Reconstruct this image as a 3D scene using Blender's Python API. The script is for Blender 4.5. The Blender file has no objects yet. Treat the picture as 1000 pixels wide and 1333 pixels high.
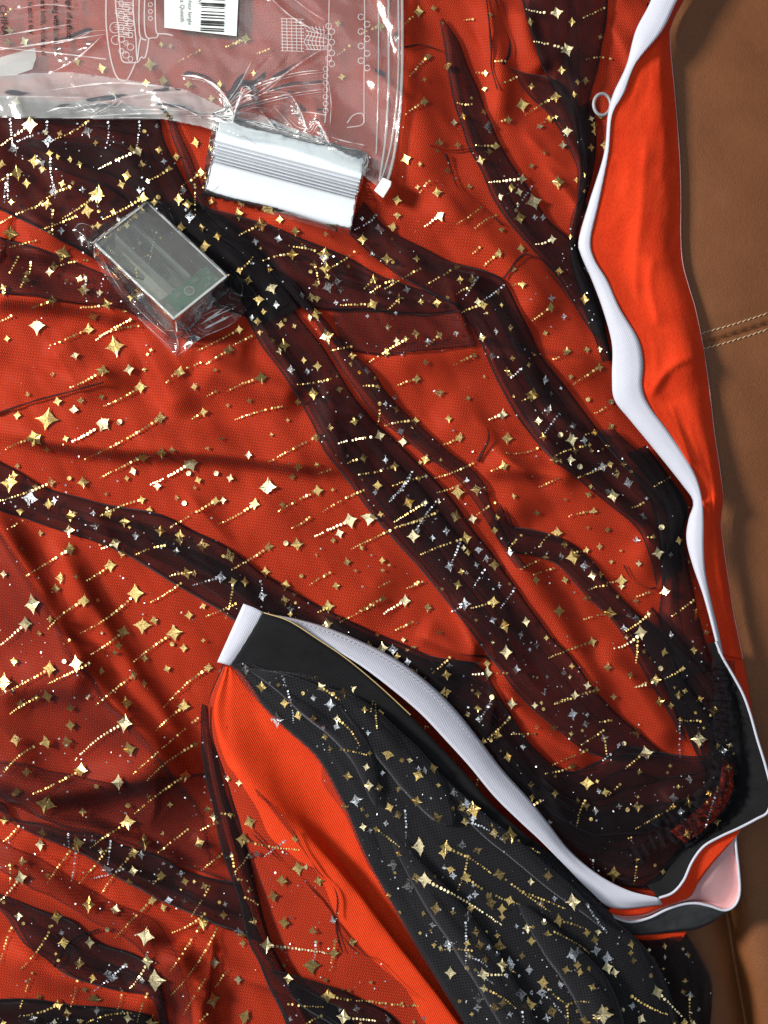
import bpy, math, random
import numpy as np
from mathutils import Vector, Matrix
from mathutils.bvhtree import BVHTree

random.seed(7)
rng = np.random.default_rng(7)
scene = bpy.context.scene
COL = scene.collection

# ------------------------------------------------------------------ camera
S = 0.00045                 # metres covered by one unit (one unit = one photo pixel on the sofa seat)
HC = 1800.0                 # camera height above the seat, in units
CX, CY = 500.0, 666.5
cam_d = bpy.data.cameras.new("camera")
cam = bpy.data.objects.new("camera", cam_d)
COL.objects.link(cam)
cam.location = (0, 0, HC * S)
cam.rotation_euler = (0, 0, 0)
cam_d.sensor_fit = 'VERTICAL'
cam_d.sensor_height = 24.0
cam_d.lens = 24.0 * HC / 1333.0
cam_d.clip_start = 0.01
cam_d.clip_end = 50
scene.camera = cam

# ------------------------------------------------------------------ light
world = bpy.data.worlds.new("World")
scene.world = world
world.use_nodes = True
bg = world.node_tree.nodes["Background"]
bg.inputs[0].default_value = (0.80, 0.89, 1.0, 1)
bg.inputs[1].default_value = 0.15

def area(name, loc, size, power, color, target=(0, 0, 0)):
    l = bpy.data.lights.new(name, 'AREA')
    l.shape = 'RECTANGLE'
    l.size, l.size_y = size
    l.energy = power
    l.color = color
    o = bpy.data.objects.new(name, l)
    o.location = loc
    d = Vector(target) - Vector(loc)
    o.rotation_euler = d.to_track_quat('-Z', 'Y').to_euler()
    COL.objects.link(o)
    return o

KEY = Vector((-1.55, 0.52, 1.20))
area("window_light", KEY, (0.34, 0.34), 73, (1.0, 0.955, 0.89), (-0.02, -0.04, 0))
area("added_overhead_fill", (-0.25, 0.2, 2.5), (2.0, 2.0), 18, (0.92, 0.96, 1.0))  # added lamp standing in for ceiling bounce, so the foil reflects brighter

scene.render.engine = 'CYCLES'
scene.cycles.use_denoising = True
scene.cycles.transparent_max_bounces = 40
scene.cycles.max_bounces = 6
scene.cycles.diffuse_bounces = 3
scene.cycles.glossy_bounces = 2
scene.cycles.sample_clamp_indirect = 6
scene.view_settings.view_transform = 'Standard'
scene.view_settings.look = 'None'
scene.view_settings.exposure = 0.0
scene.view_settings.gamma = 1.0

# ------------------------------------------------------------------ helpers
def P(px, py, z):
    k = (HC - z) / HC * S
    return ((px - CX) * k, (CY - py) * k, z * S)

def PA(px, py, z):
    k = (HC - z) / HC * S
    return np.stack([(px - CX) * k, (CY - py) * k, z * S], -1)

def resample(pts, n):
    """Catmull-Rom through pts (any dimension), n samples spread by length."""
    p = np.asarray(pts, float)
    if len(p) == 2:
        t = np.linspace(0, 1, n)[:, None]
        return p[0] * (1 - t) + p[1] * t
    q = np.vstack([2 * p[0] - p[1], p, 2 * p[-1] - p[-2]])
    out = []
    for i in range(1, len(q) - 2):
        t = np.linspace(0, 1, 14, endpoint=False)[:, None]
        a, b, c, d = q[i - 1], q[i], q[i + 1], q[i + 2]
        out.append(0.5 * ((2 * b) + (-a + c) * t + (2 * a - 5 * b + 4 * c - d) * t ** 2 + (-a + 3 * b - 3 * c + d) * t ** 3))
    out.append(p[-1:])
    out = np.vstack(out)
    seg = np.r_[0, np.cumsum(np.linalg.norm(np.diff(out[:, :2], axis=0), axis=1))]
    s = np.linspace(0, seg[-1], n)
    return np.stack([np.interp(s, seg, out[:, k]) for k in range(out.shape[1])], -1)

_tab = rng.random((64, 64))
def vnoise(x, y):
    xi = np.floor(x).astype(int); yi = np.floor(y).astype(int)
    fx = x - xi; fy = y - yi
    fx = fx * fx * (3 - 2 * fx); fy = fy * fy * (3 - 2 * fy)
    g = lambda a, b: _tab[a % 64, b % 64]
    return ((g(xi, yi) * (1 - fx) + g(xi + 1, yi) * fx) * (1 - fy) + (g(xi, yi + 1) * (1 - fx) + g(xi + 1, yi + 1) * fx) * fy) * 2 - 1

def anis(x, y, ang, la, lb, seed=0):
    """noise stretched along ang (degrees, image axes): la long, lb across."""
    a = math.radians(ang)
    u = x * math.cos(a) + y * math.sin(a); v = -x * math.sin(a) + y * math.cos(a)
    return vnoise(u / la + seed * 7.31, v / lb + seed * 3.77)

def ridge(x, y, pts, amp, wl, wr=None, sharp=False, taper=0.15):
    """height of a fold that runs along pts; wl / wr its widths on either side."""
    wr = wl if wr is None else wr
    p = resample(pts, max(8, 5 * len(pts)))
    best = np.full(x.shape, 1e9); sd = np.zeros(x.shape); tt = np.zeros(x.shape)
    n = len(p) - 1
    for i in range(n):
        a, b = p[i, :2], p[i + 1, :2]
        d = b - a; L2 = d @ d + 1e-9
        t = np.clip(((x - a[0]) * d[0] + (y - a[1]) * d[1]) / L2, 0, 1)
        dx = x - a[0] - t * d[0]; dy = y - a[1] - t * d[1]
        dist = np.hypot(dx, dy)
        m = dist < best
        best = np.where(m, dist, best)
        sd = np.where(m, np.sign(d[0] * dy - d[1] * dx), sd)
        tt = np.where(m, (i + t) / n, tt)
    w = np.where(sd > 0, wr, wl)
    pr = np.exp(-best / w) if sharp else np.exp(-(best / w) ** 2)
    tp = np.clip(np.minimum(tt, 1 - tt) / taper, 0, 1) if taper > 0 else 1
    return amp * pr * (tp * tp * (3 - 2 * tp) if taper > 0 else 1)

def inside(x, y, poly):
    r = np.zeros(x.shape, bool)
    n = len(poly)
    for i in range(n):
        x0, y0 = poly[i]; x1, y1 = poly[(i + 1) % n]
        if y0 == y1: continue
        c = ((y0 > y) != (y1 > y)) & (x < (x1 - x0) * (y - y0) / (y1 - y0) + x0)
        r ^= c
    return r

def mesh_obj(name, verts, faces, mat, parent=None, smooth=True, uv=None):
    me = bpy.data.meshes.new(name)
    me.from_pydata([tuple(v) for v in verts], [], [tuple(int(i) for i in f) for f in faces])
    if smooth:
        me.polygons.foreach_set("use_smooth", [True] * len(me.polygons))
    me.materials.append(mat)
    me.update()
    o = bpy.data.objects.new(name, me)
    COL.objects.link(o)
    if parent is not None:
        o.parent = parent
    return o

def grid_faces(nu, nv, off=0, flip=False):
    i = np.arange(nu - 1)[:, None]; j = np.arange(nv - 1)[None, :]
    a = (i * nv + j).ravel() + off
    f = np.stack([a, a + 1, a + nv + 1, a + nv], -1)
    return f[:, ::-1] if flip else f

def empty(name, loc, label, cat):
    o = bpy.data.objects.new(name, None)
    o.empty_display_size = 0.02
    COL.objects.link(o)
    o.location = loc
    o["label"] = label
    o["category"] = cat
    return o

def keep(o, root):
    """parent without moving (roots are not rotated or scaled)"""
    o.parent = root
    o.matrix_parent_inverse = Matrix.Translation(-Vector(root.location))
    return o

def loft(name, curves, nu, nv, mat, root, wr=0.0, wr_len=120, wr_w=10, seed=1, thick=0.0, rid=()):
    """surface through several (px,py,z) curves; wr = wrinkle height running along the curves"""
    cs = np.stack([resample(c, nu) for c in curves], 0)        # k,nu,3
    rows = np.stack([resample_cols(cs[:, i, :], nv) for i in range(nu)], 0)   # nu,nv,3
    if wr:
        u = np.linspace(0, 1, nu)[:, None] * nu * 4; v = np.linspace(0, 1, nv)[None, :] * nv * 4
        rows[:, :, 2] += wr * (vnoise(u / wr_len + seed * 5.1 + 0 * v, v / wr_w + seed * 9.3 + 0 * u) + 0.5 * vnoise(u / wr_len * 2.3 + seed, v / wr_w * 2.1 + u / 90))
    for pts, am, wl, w2 in rid:
        rows[:, :, 2] += ridge(rows[:, :, 0], rows[:, :, 1], pts, am, wl, w2, sharp=True)
    v = PA(rows[..., 0], rows[..., 1], rows[..., 2]).reshape(-1, 3)
    o = mesh_obj(name, v, grid_faces(nu, nv), mat)
    if thick:
        m = o.modifiers.new("thickness", 'SOLIDIFY'); m.thickness = thick * S; m.offset = 0
    return keep(o, root)

def resample_cols(c, n):
    if len(c) == 2:
        t = np.linspace(0, 1, n)[:, None]
        return c[0] * (1 - t) + c[1] * t
    q = np.vstack([2 * c[0] - c[1], c, 2 * c[-1] - c[-2]])
    k = len(c) - 1
    s = np.linspace(0, k, n); i = np.minimum(s.astype(int), k - 1); t = (s - i)[:, None]
    a, b, cc, d = q[i], q[i + 1], q[i + 2], q[i + 3]
    return 0.5 * ((2 * b) + (-a + cc) * t + (2 * a - 5 * b + 4 * cc - d) * t ** 2 + (-a + 3 * b - 3 * cc + d) * t ** 3)

def tube_mesh(pts3, r, nseg=8, closed=False):
    """pts3: world points, r radius (scalar or list), returns verts, faces"""
    p = np.asarray(pts3, float); n = len(p)
    r = np.full(n, r) if np.isscalar(r) else np.asarray(r)
    V = []; F = []
    for i in range(n):
        t = p[(i + 1) % n if closed else min(i + 1, n - 1)] - p[(i - 1) if (closed or i > 0) else 0]
        t = Vector(t).normalized()
        a = t.cross(Vector((0, 0, 1)))
        if a.length < 1e-6: a = Vector((1, 0, 0))
        a.normalize(); b = t.cross(a)
        for k in range(nseg):
            th = 2 * math.pi * k / nseg
            V.append(Vector(p[i]) + (a * math.cos(th) + b * math.sin(th)) * r[i])
    for i in range(n if closed else n - 1):
        for k in range(nseg):
            j = (i + 1) % n
            F.append((i * nseg + k, i * nseg + (k + 1) % nseg, j * nseg + (k + 1) % nseg, j * nseg + k))
    return V, F

def tube(name, pts, r, mat, root, n=60, nseg=8, closed=False):
    q = resample(pts, n)
    w = [P(*v) for v in q]
    V, F = tube_mesh(w, r * S, nseg, closed)
    return keep(mesh_obj(name, V, F, mat), root)

# ------------------------------------------------------------------ materials
def new_mat(name):
    m = bpy.data.materials.new(name); m.use_nodes = True
    nt = m.node_tree
    for n in list(nt.nodes): nt.nodes.remove(n)
    out = nt.nodes.new('ShaderNodeOutputMaterial')
    return m, nt, out

def N(nt, typ, **kw):
    n = nt.nodes.new(typ)
    for k, v in kw.items():
        if k.startswith('i_'):
            n.inputs[k[2:].replace('_', ' ')].default_value = v
        else:
            setattr(n, k, v)
    return n

def math_node(nt, op, a, b=None):
    n = nt.nodes.new('ShaderNodeMath'); n.operation = op
    for i, v in enumerate((a, b)):
        if v is None: continue
        if isinstance(v, (int, float)): n.inputs[i].default_value = v
        else: nt.links.new(v, n.inputs[i])
    return n.outputs[0]

def coords(nt, rot=0.0):
    tc = N(nt, 'ShaderNodeTexCoord')
    mp = N(nt, 'ShaderNodeMapping')
    mp.inputs['Rotation'].default_value = (0, 0, math.radians(rot))
    nt.links.new(tc.outputs['Object'], mp.inputs[0])
    return mp.outputs[0]

def noise(nt, vec, scale, detail=3, rough=0.55):
    n = N(nt, 'ShaderNodeTexNoise')
    n.inputs['Scale'].default_value = scale; n.inputs['Detail'].default_value = detail
    n.inputs['Roughness'].default_value = rough
    nt.links.new(vec, n.inputs['Vector'])
    return n.outputs[0]

def ramp(nt, fac, stops):
    r = N(nt, 'ShaderNodeValToRGB')
    e = r.color_ramp.elements
    e[0].position, e[0].color = stops[0][0], (*stops[0][1], 1)
    e[1].position, e[1].color = stops[-1][0], (*stops[-1][1], 1)
    for p, c in stops[1:-1]:
        x = e.new(p); x.color = (*c, 1)
    nt.links.new(fac, r.inputs[0])
    return r.outputs[0]

def cloth_mat(name, c0, c1, rough=0.55, sheen=0.25, bump=0.25, grain=1400, weave=True, sheen_tint=(1, 1, 1), spec=0.3):
    m, nt, out = new_mat(name)
    b = N(nt, 'ShaderNodeBsdfPrincipled')
    v = coords(nt, 23)
    big = noise(nt, v, 60, 4)
    fine = noise(nt, v, grain, 2)
    mix = math_node(nt, 'ADD', math_node(nt, 'MULTIPLY', big, 0.55), math_node(nt, 'MULTIPLY', fine, 0.45))
    nt.links.new(ramp(nt, mix, [(0.3, c0), (0.7, c1)]), b.inputs['Base Color'])
    b.inputs['Roughness'].default_value = rough
    b.inputs['Specular IOR Level'].default_value = spec * 0.7
    b.inputs['Sheen Weight'].default_value = sheen * 0.5
    b.inputs['Sheen Roughness'].default_value = 0.4
    b.inputs['Sheen Tint'].default_value = (*sheen_tint, 1)
    h = fine
    if weave:
        w1 = N(nt, 'ShaderNodeTexWave'); w1.inputs['Scale'].default_value = 330; w1.inputs['Distortion'].default_value = 0.4
        w2 = N(nt, 'ShaderNodeTexWave'); w2.bands_direction = 'Y'; w2.inputs['Scale'].default_value = 330; w2.inputs['Distortion'].default_value = 0.4
        nt.links.new(v, w1.inputs[0]); nt.links.new(v, w2.inputs[0])
        h = math_node(nt, 'ADD', math_node(nt, 'ADD', w1.outputs['Fac'], w2.outputs['Fac']), fine)
    bp = N(nt, 'ShaderNodeBump'); bp.inputs['Strength'].default_value = bump; bp.inputs['Distance'].default_value = 0.0004
    nt.links.new(h, bp.inputs['Height']); nt.links.new(bp.outputs[0], b.inputs['Normal'])
    nt.links.new(b.outputs[0], out.inputs[0])
    return m

def tulle_mat(name, op, rot, col=(0.012, 0.011, 0.013), sheen=0.08, contrast=0.75, period=3.0, patch=0.25):
    """fine black net: threads are solid, holes are open"""
    m, nt, out = new_mat(name)
    b = N(nt, 'ShaderNodeBsdfPrincipled')
    b.inputs['Base Color'].default_value = (*col, 1)
    b.inputs['Roughness'].default_value = 0.5
    b.inputs['Specular IOR Level'].default_value = 0.06
    b.inputs['Sheen Weight'].default_value = sheen * 0.5
    b.inputs['Sheen Tint'].default_value = (0.8, 0.8, 0.95, 1)
    tr = N(nt, 'ShaderNodeBsdfTransparent')
    v = coords(nt, rot)
    sc = 0.31416 / (period * S)
    ws = []
    for d in ('X', 'Y'):
        w = N(nt, 'ShaderNodeTexWave'); w.bands_direction = d
        w.inputs['Scale'].default_value = sc; w.inputs['Distortion'].default_value = 0.0
        nt.links.new(v, w.inputs[0]); ws.append(w.outputs['Fac'])
    net = math_node(nt, 'MAXIMUM', ws[0], ws[1])          # 0..1, mean about .68
    net = math_node(nt, 'ADD', math_node(nt, 'MULTIPLY', math_node(nt, 'SUBTRACT', net, 0.68), contrast), 1.0)
    big = noise(nt, v, 38, 1)
    pat = math_node(nt, 'ADD', math_node(nt, 'MULTIPLY', math_node(nt, 'SUBTRACT', big, 0.5), patch * 2), 1.0)
    fac = math_node(nt, 'MINIMUM', math_node(nt, 'MULTIPLY', math_node(nt, 'MULTIPLY', net, pat), op), 0.97)
    # a net crossed at a slant covers more: 1 - (1 - cover) ^ (1 / cos)
    ge = N(nt, 'ShaderNodeNewGeometry')
    dt = N(nt, 'ShaderNodeVectorMath'); dt.operation = 'DOT_PRODUCT'
    nt.links.new(ge.outputs['Normal'], dt.inputs[0]); nt.links.new(ge.outputs['Incoming'], dt.inputs[1])
    inv = math_node(nt, 'DIVIDE', 1.0, math_node(nt, 'MAXIMUM', math_node(nt, 'ABSOLUTE', dt.outputs['Value']), 0.22))
    fac = math_node(nt, 'SUBTRACT', 1.0, math_node(nt, 'POWER', math_node(nt, 'SUBTRACT', 1.0, fac), inv))
    mx = N(nt, 'ShaderNodeMixShader')
    nt.links.new(fac, mx.inputs[0]); nt.links.new(tr.outputs[0], mx.inputs[1]); nt.links.new(b.outputs[0], mx.inputs[2])
    nt.links.new(mx.outputs[0], out.inputs[0])
    return m

def foil_mat(name, col, rough, worn=0.1):
    m, nt, out = new_mat(name)
    b = N(nt, 'ShaderNodeBsdfPrincipled')
    v = coords(nt)
    n = noise(nt, v, 900, 2)
    c = [tuple(x * k for x in col) for k in (0.72, 1.0)]
    nt.links.new(ramp(nt, n, [(0.35, c[0]), (0.65, c[1])]), b.inputs['Base Color'])
    b.inputs['Metallic'].default_value = 1.0
    b.inputs['Roughness'].default_value = rough
    bp = N(nt, 'ShaderNodeBump'); bp.inputs['Strength'].default_value = 0.35; bp.inputs['Distance'].default_value = 0.0003
    nt.links.new(noise(nt, v, 1500, 1), bp.inputs['Height']); nt.links.new(bp.outputs[0], b.inputs['Normal'])
    # foil that has flaked off the net: open specks
    tr = N(nt, 'ShaderNodeBsdfTransparent'); mx = N(nt, 'ShaderNodeMixShader')
    sp = math_node(nt, 'ADD', math_node(nt, 'MULTIPLY', noise(nt, v, 1300, 1), 0.7), math_node(nt, 'MULTIPLY', noise(nt, v, 260, 1), 0.3))
    nt.links.new(b.outputs[0], mx.inputs[2]); nt.links.new(tr.outputs[0], mx.inputs[1])
    inv = math_node(nt, 'GREATER_THAN', sp, 0.36 + worn)
    nt.links.new(inv, mx.inputs[0])
    nt.links.new(mx.outputs[0], out.inputs[0])
    return m

def film_mat(name, milk, gloss, rough, tint=(0.96, 0.98, 0.98), bump=0.0, bscale=120):
    """clear plastic film: lets most light through, a milky scatter and a glossy skin"""
    m, nt, out = new_mat(name)
    tr = N(nt, 'ShaderNodeBsdfTransparent'); tr.inputs[0].default_value = (*tint, 1)
    df = N(nt, 'ShaderNodeBsdfDiffuse'); df.inputs[0].default_value = (0.86, 0.88, 0.88, 1)
    tl = N(nt, 'ShaderNodeBsdfTranslucent'); tl.inputs[0].default_value = (0.86, 0.88, 0.88, 1)
    gl = N(nt, 'ShaderNodeBsdfGlossy'); gl.inputs['Roughness'].default_value = rough
    v = coords(nt, 11)
    if bump:
        bp = N(nt, 'ShaderNodeBump'); bp.inputs['Strength'].default_value = bump; bp.inputs['Distance'].default_value = 0.002
        nt.links.new(noise(nt, v, bscale, 3), bp.inputs['Height'])
        nt.links.new(bp.outputs[0], gl.inputs['Normal'])
    m0 = N(nt, 'ShaderNodeMixShader'); m0.inputs[0].default_value = 0.35
    nt.links.new(df.outputs[0], m0.inputs[1]); nt.links.new(tl.outputs[0], m0.inputs[2])
    m1 = N(nt, 'ShaderNodeMixShader')
    n = noise(nt, v, 35, 3)
    nt.links.new(math_node(nt, 'MULTIPLY', math_node(nt, 'ADD', n, 0.5), milk), m1.inputs[0])
    nt.links.new(tr.outputs[0], m1.inputs[1]); nt.links.new(m0.outputs[0], m1.inputs[2])
    fr = N(nt, 'ShaderNodeFresnel'); fr.inputs[0].default_value = 1.42
    m2 = N(nt, 'ShaderNodeMixShader')
    nt.links.new(math_node(nt, 'MINIMUM', math_node(nt, 'MULTIPLY', fr.outputs[0], gloss), 0.9), m2.inputs[0])
    nt.links.new(m1.outputs[0], m2.inputs[1]); nt.links.new(gl.outputs[0], m2.inputs[2])
    nt.links.new(m2.outputs[0], out.inputs[0])
    return m

def plain_mat(name, col, rough=0.5, metal=0.0, spec=0.5, alpha=None, bump=0, bscale=800, var=0.0):
    m, nt, out = new_mat(name)
    b = N(nt, 'ShaderNodeBsdfPrincipled')
    v = coords(nt)
    if var:
        n = noise(nt, v, bscale * 0.2, 3)
        nt.links.new(ramp(nt, n, [(0.3, tuple(c * (1 - var) for c in col)), (0.7, tuple(min(1, c * (1 + var)) for c in col))]), b.inputs['Base Color'])
    else:
        b.inputs['Base Color'].default_value = (*col, 1)
    b.inputs['Roughness'].default_value = rough; b.inputs['Metallic'].default_value = metal
    b.inputs['Specular IOR Level'].default_value = spec
    if bump:
        bp = N(nt, 'ShaderNodeBump'); bp.inputs['Strength'].default_value = bump; bp.inputs['Distance'].default_value = 0.0005
        nt.links.new(noise(nt, v, bscale, 2), bp.inputs['Height']); nt.links.new(bp.outputs[0], b.inputs['Normal'])
    if alpha is not None:
        tr = N(nt, 'ShaderNodeBsdfTransparent'); mx = N(nt, 'ShaderNodeMixShader'); mx.inputs[0].default_value = alpha
        nt.links.new(tr.outputs[0], mx.inputs[1]); nt.links.new(b.outputs[0], mx.inputs[2]); nt.links.new(mx.outputs[0], out.inputs[0])
    else:
        nt.links.new(b.outputs[0], out.inputs[0])
    return m

def leather_mat():
    m, nt, out = new_mat("brown_leather")
    b = N(nt, 'ShaderNodeBsdfPrincipled')
    v = coords(nt, 10)
    blot = noise(nt, v, 22, 5, 0.6)
    vo = N(nt, 'ShaderNodeTexVoronoi'); vo.feature = 'DISTANCE_TO_EDGE'; vo.inputs['Scale'].default_value = 900
    nt.links.new(v, vo.inputs['Vector'])
    fine = noise(nt, v, 900, 3)
    mixv = math_node(nt, 'ADD', math_node(nt, 'MULTIPLY', blot, 0.75), math_node(nt, 'MULTIPLY', fine, 0.25))
    nt.links.new(ramp(nt, mixv, [(0.25, (0.135, 0.047, 0.014)), (0.5, (0.170, 0.060, 0.019)), (0.75, (0.205, 0.077, 0.026))]), b.inputs['Base Color'])
    nt.links.new(ramp(nt, blot, [(0.3, (0.42,) * 3), (0.7, (0.56,) * 3)]), b.inputs['Roughness'])
    b.inputs['Specular IOR Level'].default_value = 0.4
    grain = math_node(nt, 'ADD', math_node(nt, 'MINIMUM', math_node(nt, 'MULTIPLY', vo.outputs['Distance'], 3.0), 0.6), math_node(nt, 'MULTIPLY', noise(nt, v, 260, 4), 1.4))
    bp = N(nt, 'ShaderNodeBump'); bp.inputs['Strength'].default_value = 0.3; bp.inputs['Distance'].default_value = 0.0006
    nt.links.new(grain, bp.inputs['Height']); nt.links.new(bp.outputs[0], b.inputs['Normal'])
    nt.links.new(b.outputs[0], out.inputs[0])
    return m

M_SATIN = cloth_mat("red_satin", (0.60, 0.038, 0.008), (0.74, 0.058, 0.013), rough=0.5, spec=0.1, sheen=0.15, bump=0.55, grain=1000, sheen_tint=(1, 0.4, 0.25))
M_FELT = cloth_mat("red_brushed_face", (0.62, 0.032, 0.007), (0.80, 0.060, 0.014), rough=0.8, spec=0.15, sheen=0.3, bump=0.5, grain=700, weave=False, sheen_tint=(1, 0.4, 0.25))
M_WHITE = cloth_mat("white_fastening_tape", (0.49, 0.51, 0.60), (0.55, 0.57, 0.66), rough=0.8, sheen=0.3, bump=0.2, grain=900, weave=True)
M_PINK = cloth_mat("pink_tape_back", (0.55, 0.30, 0.31), (0.62, 0.36, 0.37), rough=0.8, sheen=0.3, bump=0.2, grain=1600, weave=False)
M_BLACK = cloth_mat("black_ribbon", (0.007, 0.007, 0.008), (0.014, 0.014, 0.016), rough=0.75, sheen=0.0, bump=0.4, spec=0.12)
M_BLACKL = cloth_mat("black_lining", (0.007, 0.007, 0.008), (0.014, 0.014, 0.016), rough=0.7, sheen=0.2, bump=0.2)
M_TULLE = tulle_mat("black_tulle_single", 0.25, 8, contrast=1.0, period=3.7, patch=0.15)
M_VEIL = tulle_mat("black_tulle_loose", 0.11, 52, contrast=1.2, period=3.6, patch=0.3)
M_FOLD = [tulle_mat("black_tulle_folded_%s" % n, 0.33, r, contrast=0.6, period=p, patch=0.2) for n, r, p in (("warp", 31, 3.0), ("weft", 64, 3.3), ("bias", -20, 2.8))]
M_DENSE = tulle_mat("black_tulle_gathered", 0.52, 48, col=(0.007, 0.006, 0.007), contrast=0.35, period=3.1, patch=0.3)
M_SUB = tulle_mat("black_tulle_inner_pleat", 0.13, 77, contrast=0.6, period=3.0, patch=0.4)
M_HEAP = [tulle_mat("black_tulle_heaped_%s" % n, o, r, col=(0.024, 0.024, 0.027), contrast=1.3, period=p, patch=0.35, sheen=0.2) for n, o, r, p in (("lower", 0.55, 28, 3.4), ("upper", 0.42, -12, 3.7))]
M_PINCH = tulle_mat("black_tulle_pinched", 0.55, 15, contrast=0.3, period=3.1)
M_GOLD = foil_mat("gold_foil", (0.84, 0.60, 0.22), 0.40, 0.02)
M_GOLDB = foil_mat("gold_foil_glint", (0.98, 0.84, 0.50), 0.42, 0.0)  # paler copy of the gold: glint put into the colour
M_SILVER = foil_mat("silver_foil", (0.72, 0.76, 0.80), 0.42, 0.08)
M_DULL = foil_mat("gold_foil_underside", (0.36, 0.26, 0.11), 0.5, 0.08)
M_DULLS = foil_mat("silver_foil_underside", (0.27, 0.27, 0.27), 0.5, 0.1)
M_LEATHER = leather_mat()
M_THREAD = plain_mat("tan_thread", (0.50, 0.36, 0.22), 0.7)
M_GOLDTHREAD = plain_mat("gold_thread", (0.62, 0.47, 0.2), 0.5, 0.5)

# ------------------------------------------------------------------ the sofa
SEAM = [(820, 476), (905, 447), (960, 431), (1060, 398)]
GAP = [(930, 1120), (946, 1190), (956, 1250), (972, 1340), (985, 1420)]

def sofa_h(x, y):
    z = -1 - 16 * np.clip((x - 860) / 200, 0, 1) ** 2 - 10 * np.clip((y - 900) / 450, 0, 1) ** 2
    z = z + 1.6 * anis(x, y, 70, 320, 190, 3) + 0.35 * anis(x, y, 60, 60, 26, 5)
    z = z + ridge(x, y, SEAM, -3.2, 22, 22, taper=0)
    z = z + ridge(x, y, [(p[0], p[1] - 1.0) for p in SEAM], 3.4, 5, 3.0, taper=0)
    z = z + ridge(x, y, [(p[0], p[1] + 3.5) for p in SEAM], -5.0, 1.6, 2.2, taper=0)
    z = z + ridge(x, y, GAP, -55, 20, 16, sharp=True, taper=0)
    z = z + ridge(x, y, [(p[0] - 45, p[1]) for p in GAP], -10, 26, 30, taper=0)
    return z

sofa = empty("leather_sofa", P(930, 700, -30), "brown leather sofa seat with a pale double stitched seam, under the skirt", "sofa")
xs = np.r_[np.arange(-90, 800, 12.0), np.arange(800, 1096, 2.0)]
ys = np.arange(-90, 1430, 4.0)
X, Y = np.meshgrid(xs, ys, indexing='ij')
Z = sofa_h(X, Y)
v = PA(X, Y, Z).reshape(-1, 3)
keep(mesh_obj("seat_cushion", v, grid_faces(len(xs), len(ys), flip=True), M_LEATHER), sofa)
# stitches: a row on either side of the seam, each a short slanted thread
V, F = [], []
for off in (-10.5, 10.5):
    q = resample([(a, b + off) for a, b in SEAM], 400)
    L = np.r_[0, np.cumsum(np.linalg.norm(np.diff(q, axis=0), axis=1))]
    s = 0.0
    while s < L[-1] - 6:
        a = [np.interp(s + d, L, q[:, k]) for d in (0, 1.4, 3.0, 4.6, 5.6) for k in (0, 1)]
        pts = np.array(a).reshape(5, 2)
        lift = np.array([-0.6, 0.9, 1.3, 0.9, -0.6])
        tw = np.linspace(0.9, -0.9, 5)
        zz = sofa_h(pts[:, 0], pts[:, 1]) + lift
        vv, ff = tube_mesh([P(p[0], p[1] + t, z) for p, t, z in zip(pts, tw, zz)], 0.72 * S, 6)
        o0 = len(V); V += vv; F += [tuple(i + o0 for i in f) for f in ff]
        s += 7.0
st = keep(mesh_obj("seam_stitching", V, F, M_THREAD), sofa); st["kind"] = "stuff"

# ------------------------------------------------------------------ the skirt: red lining and black net over it
skirt = empty("costume_skirt", P(450, 700, 0), "red satin skirt under black net printed with gold and silver stars, white edged waistband", "skirt")

# right hand edge of the white tape
W1L = [(856, -40, 36), (848, 0, 36), (828, 40, 36), (816, 85, 36), (799, 122, 36), (792, 150, 36), (787, 200, 36), (768, 262, 36), (754, 312, 36), (757, 332, 36), (770, 362, 36), (785, 402, 36), (797, 448, 36), (797, 490, 36), (800, 520, 36), (820, 546, 36), (848, 580, 36), (888, 630, 36), (903, 653, 36), (897, 676, 36), (894, 702, 36), (902, 735, 40), (916, 775, 44), (927, 815, 47), (936, 850, 48)]
W1R = [(905, -40, 44), (882, 0, 44), (862, 40, 44), (828, 82, 44), (813, 120, 44), (797, 150, 44), (792, 200, 44), (780, 262, 44), (769, 312, 44), (774, 338, 44), (791, 366, 44), (807, 402, 44), (830, 440, 44), (837, 470, 44), (836, 505, 44), (846, 530, 44), (872, 565, 44), (902, 612, 44), (913, 645, 44), (916, 675, 44), (916, 710, 44), (918, 745, 44), (926, 785, 44), (934, 818, 45), (941, 852, 46)]

SK = [(-60, -60), (860, -60), (840, 20), (810, 100), (797, 150), (790, 200), (772, 262), (760, 312), (775, 362), (790, 402), (803, 448), (805, 520), (850, 575), (895, 632), (906, 655), (902, 700), (918, 780), (945, 860), (968, 930), (975, 1000), (965, 1060), (915, 1100), (880, 1150), (840, 1175), (805, 1190), (830, 1240), (860, 1400), (-60, 1400)]

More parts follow.
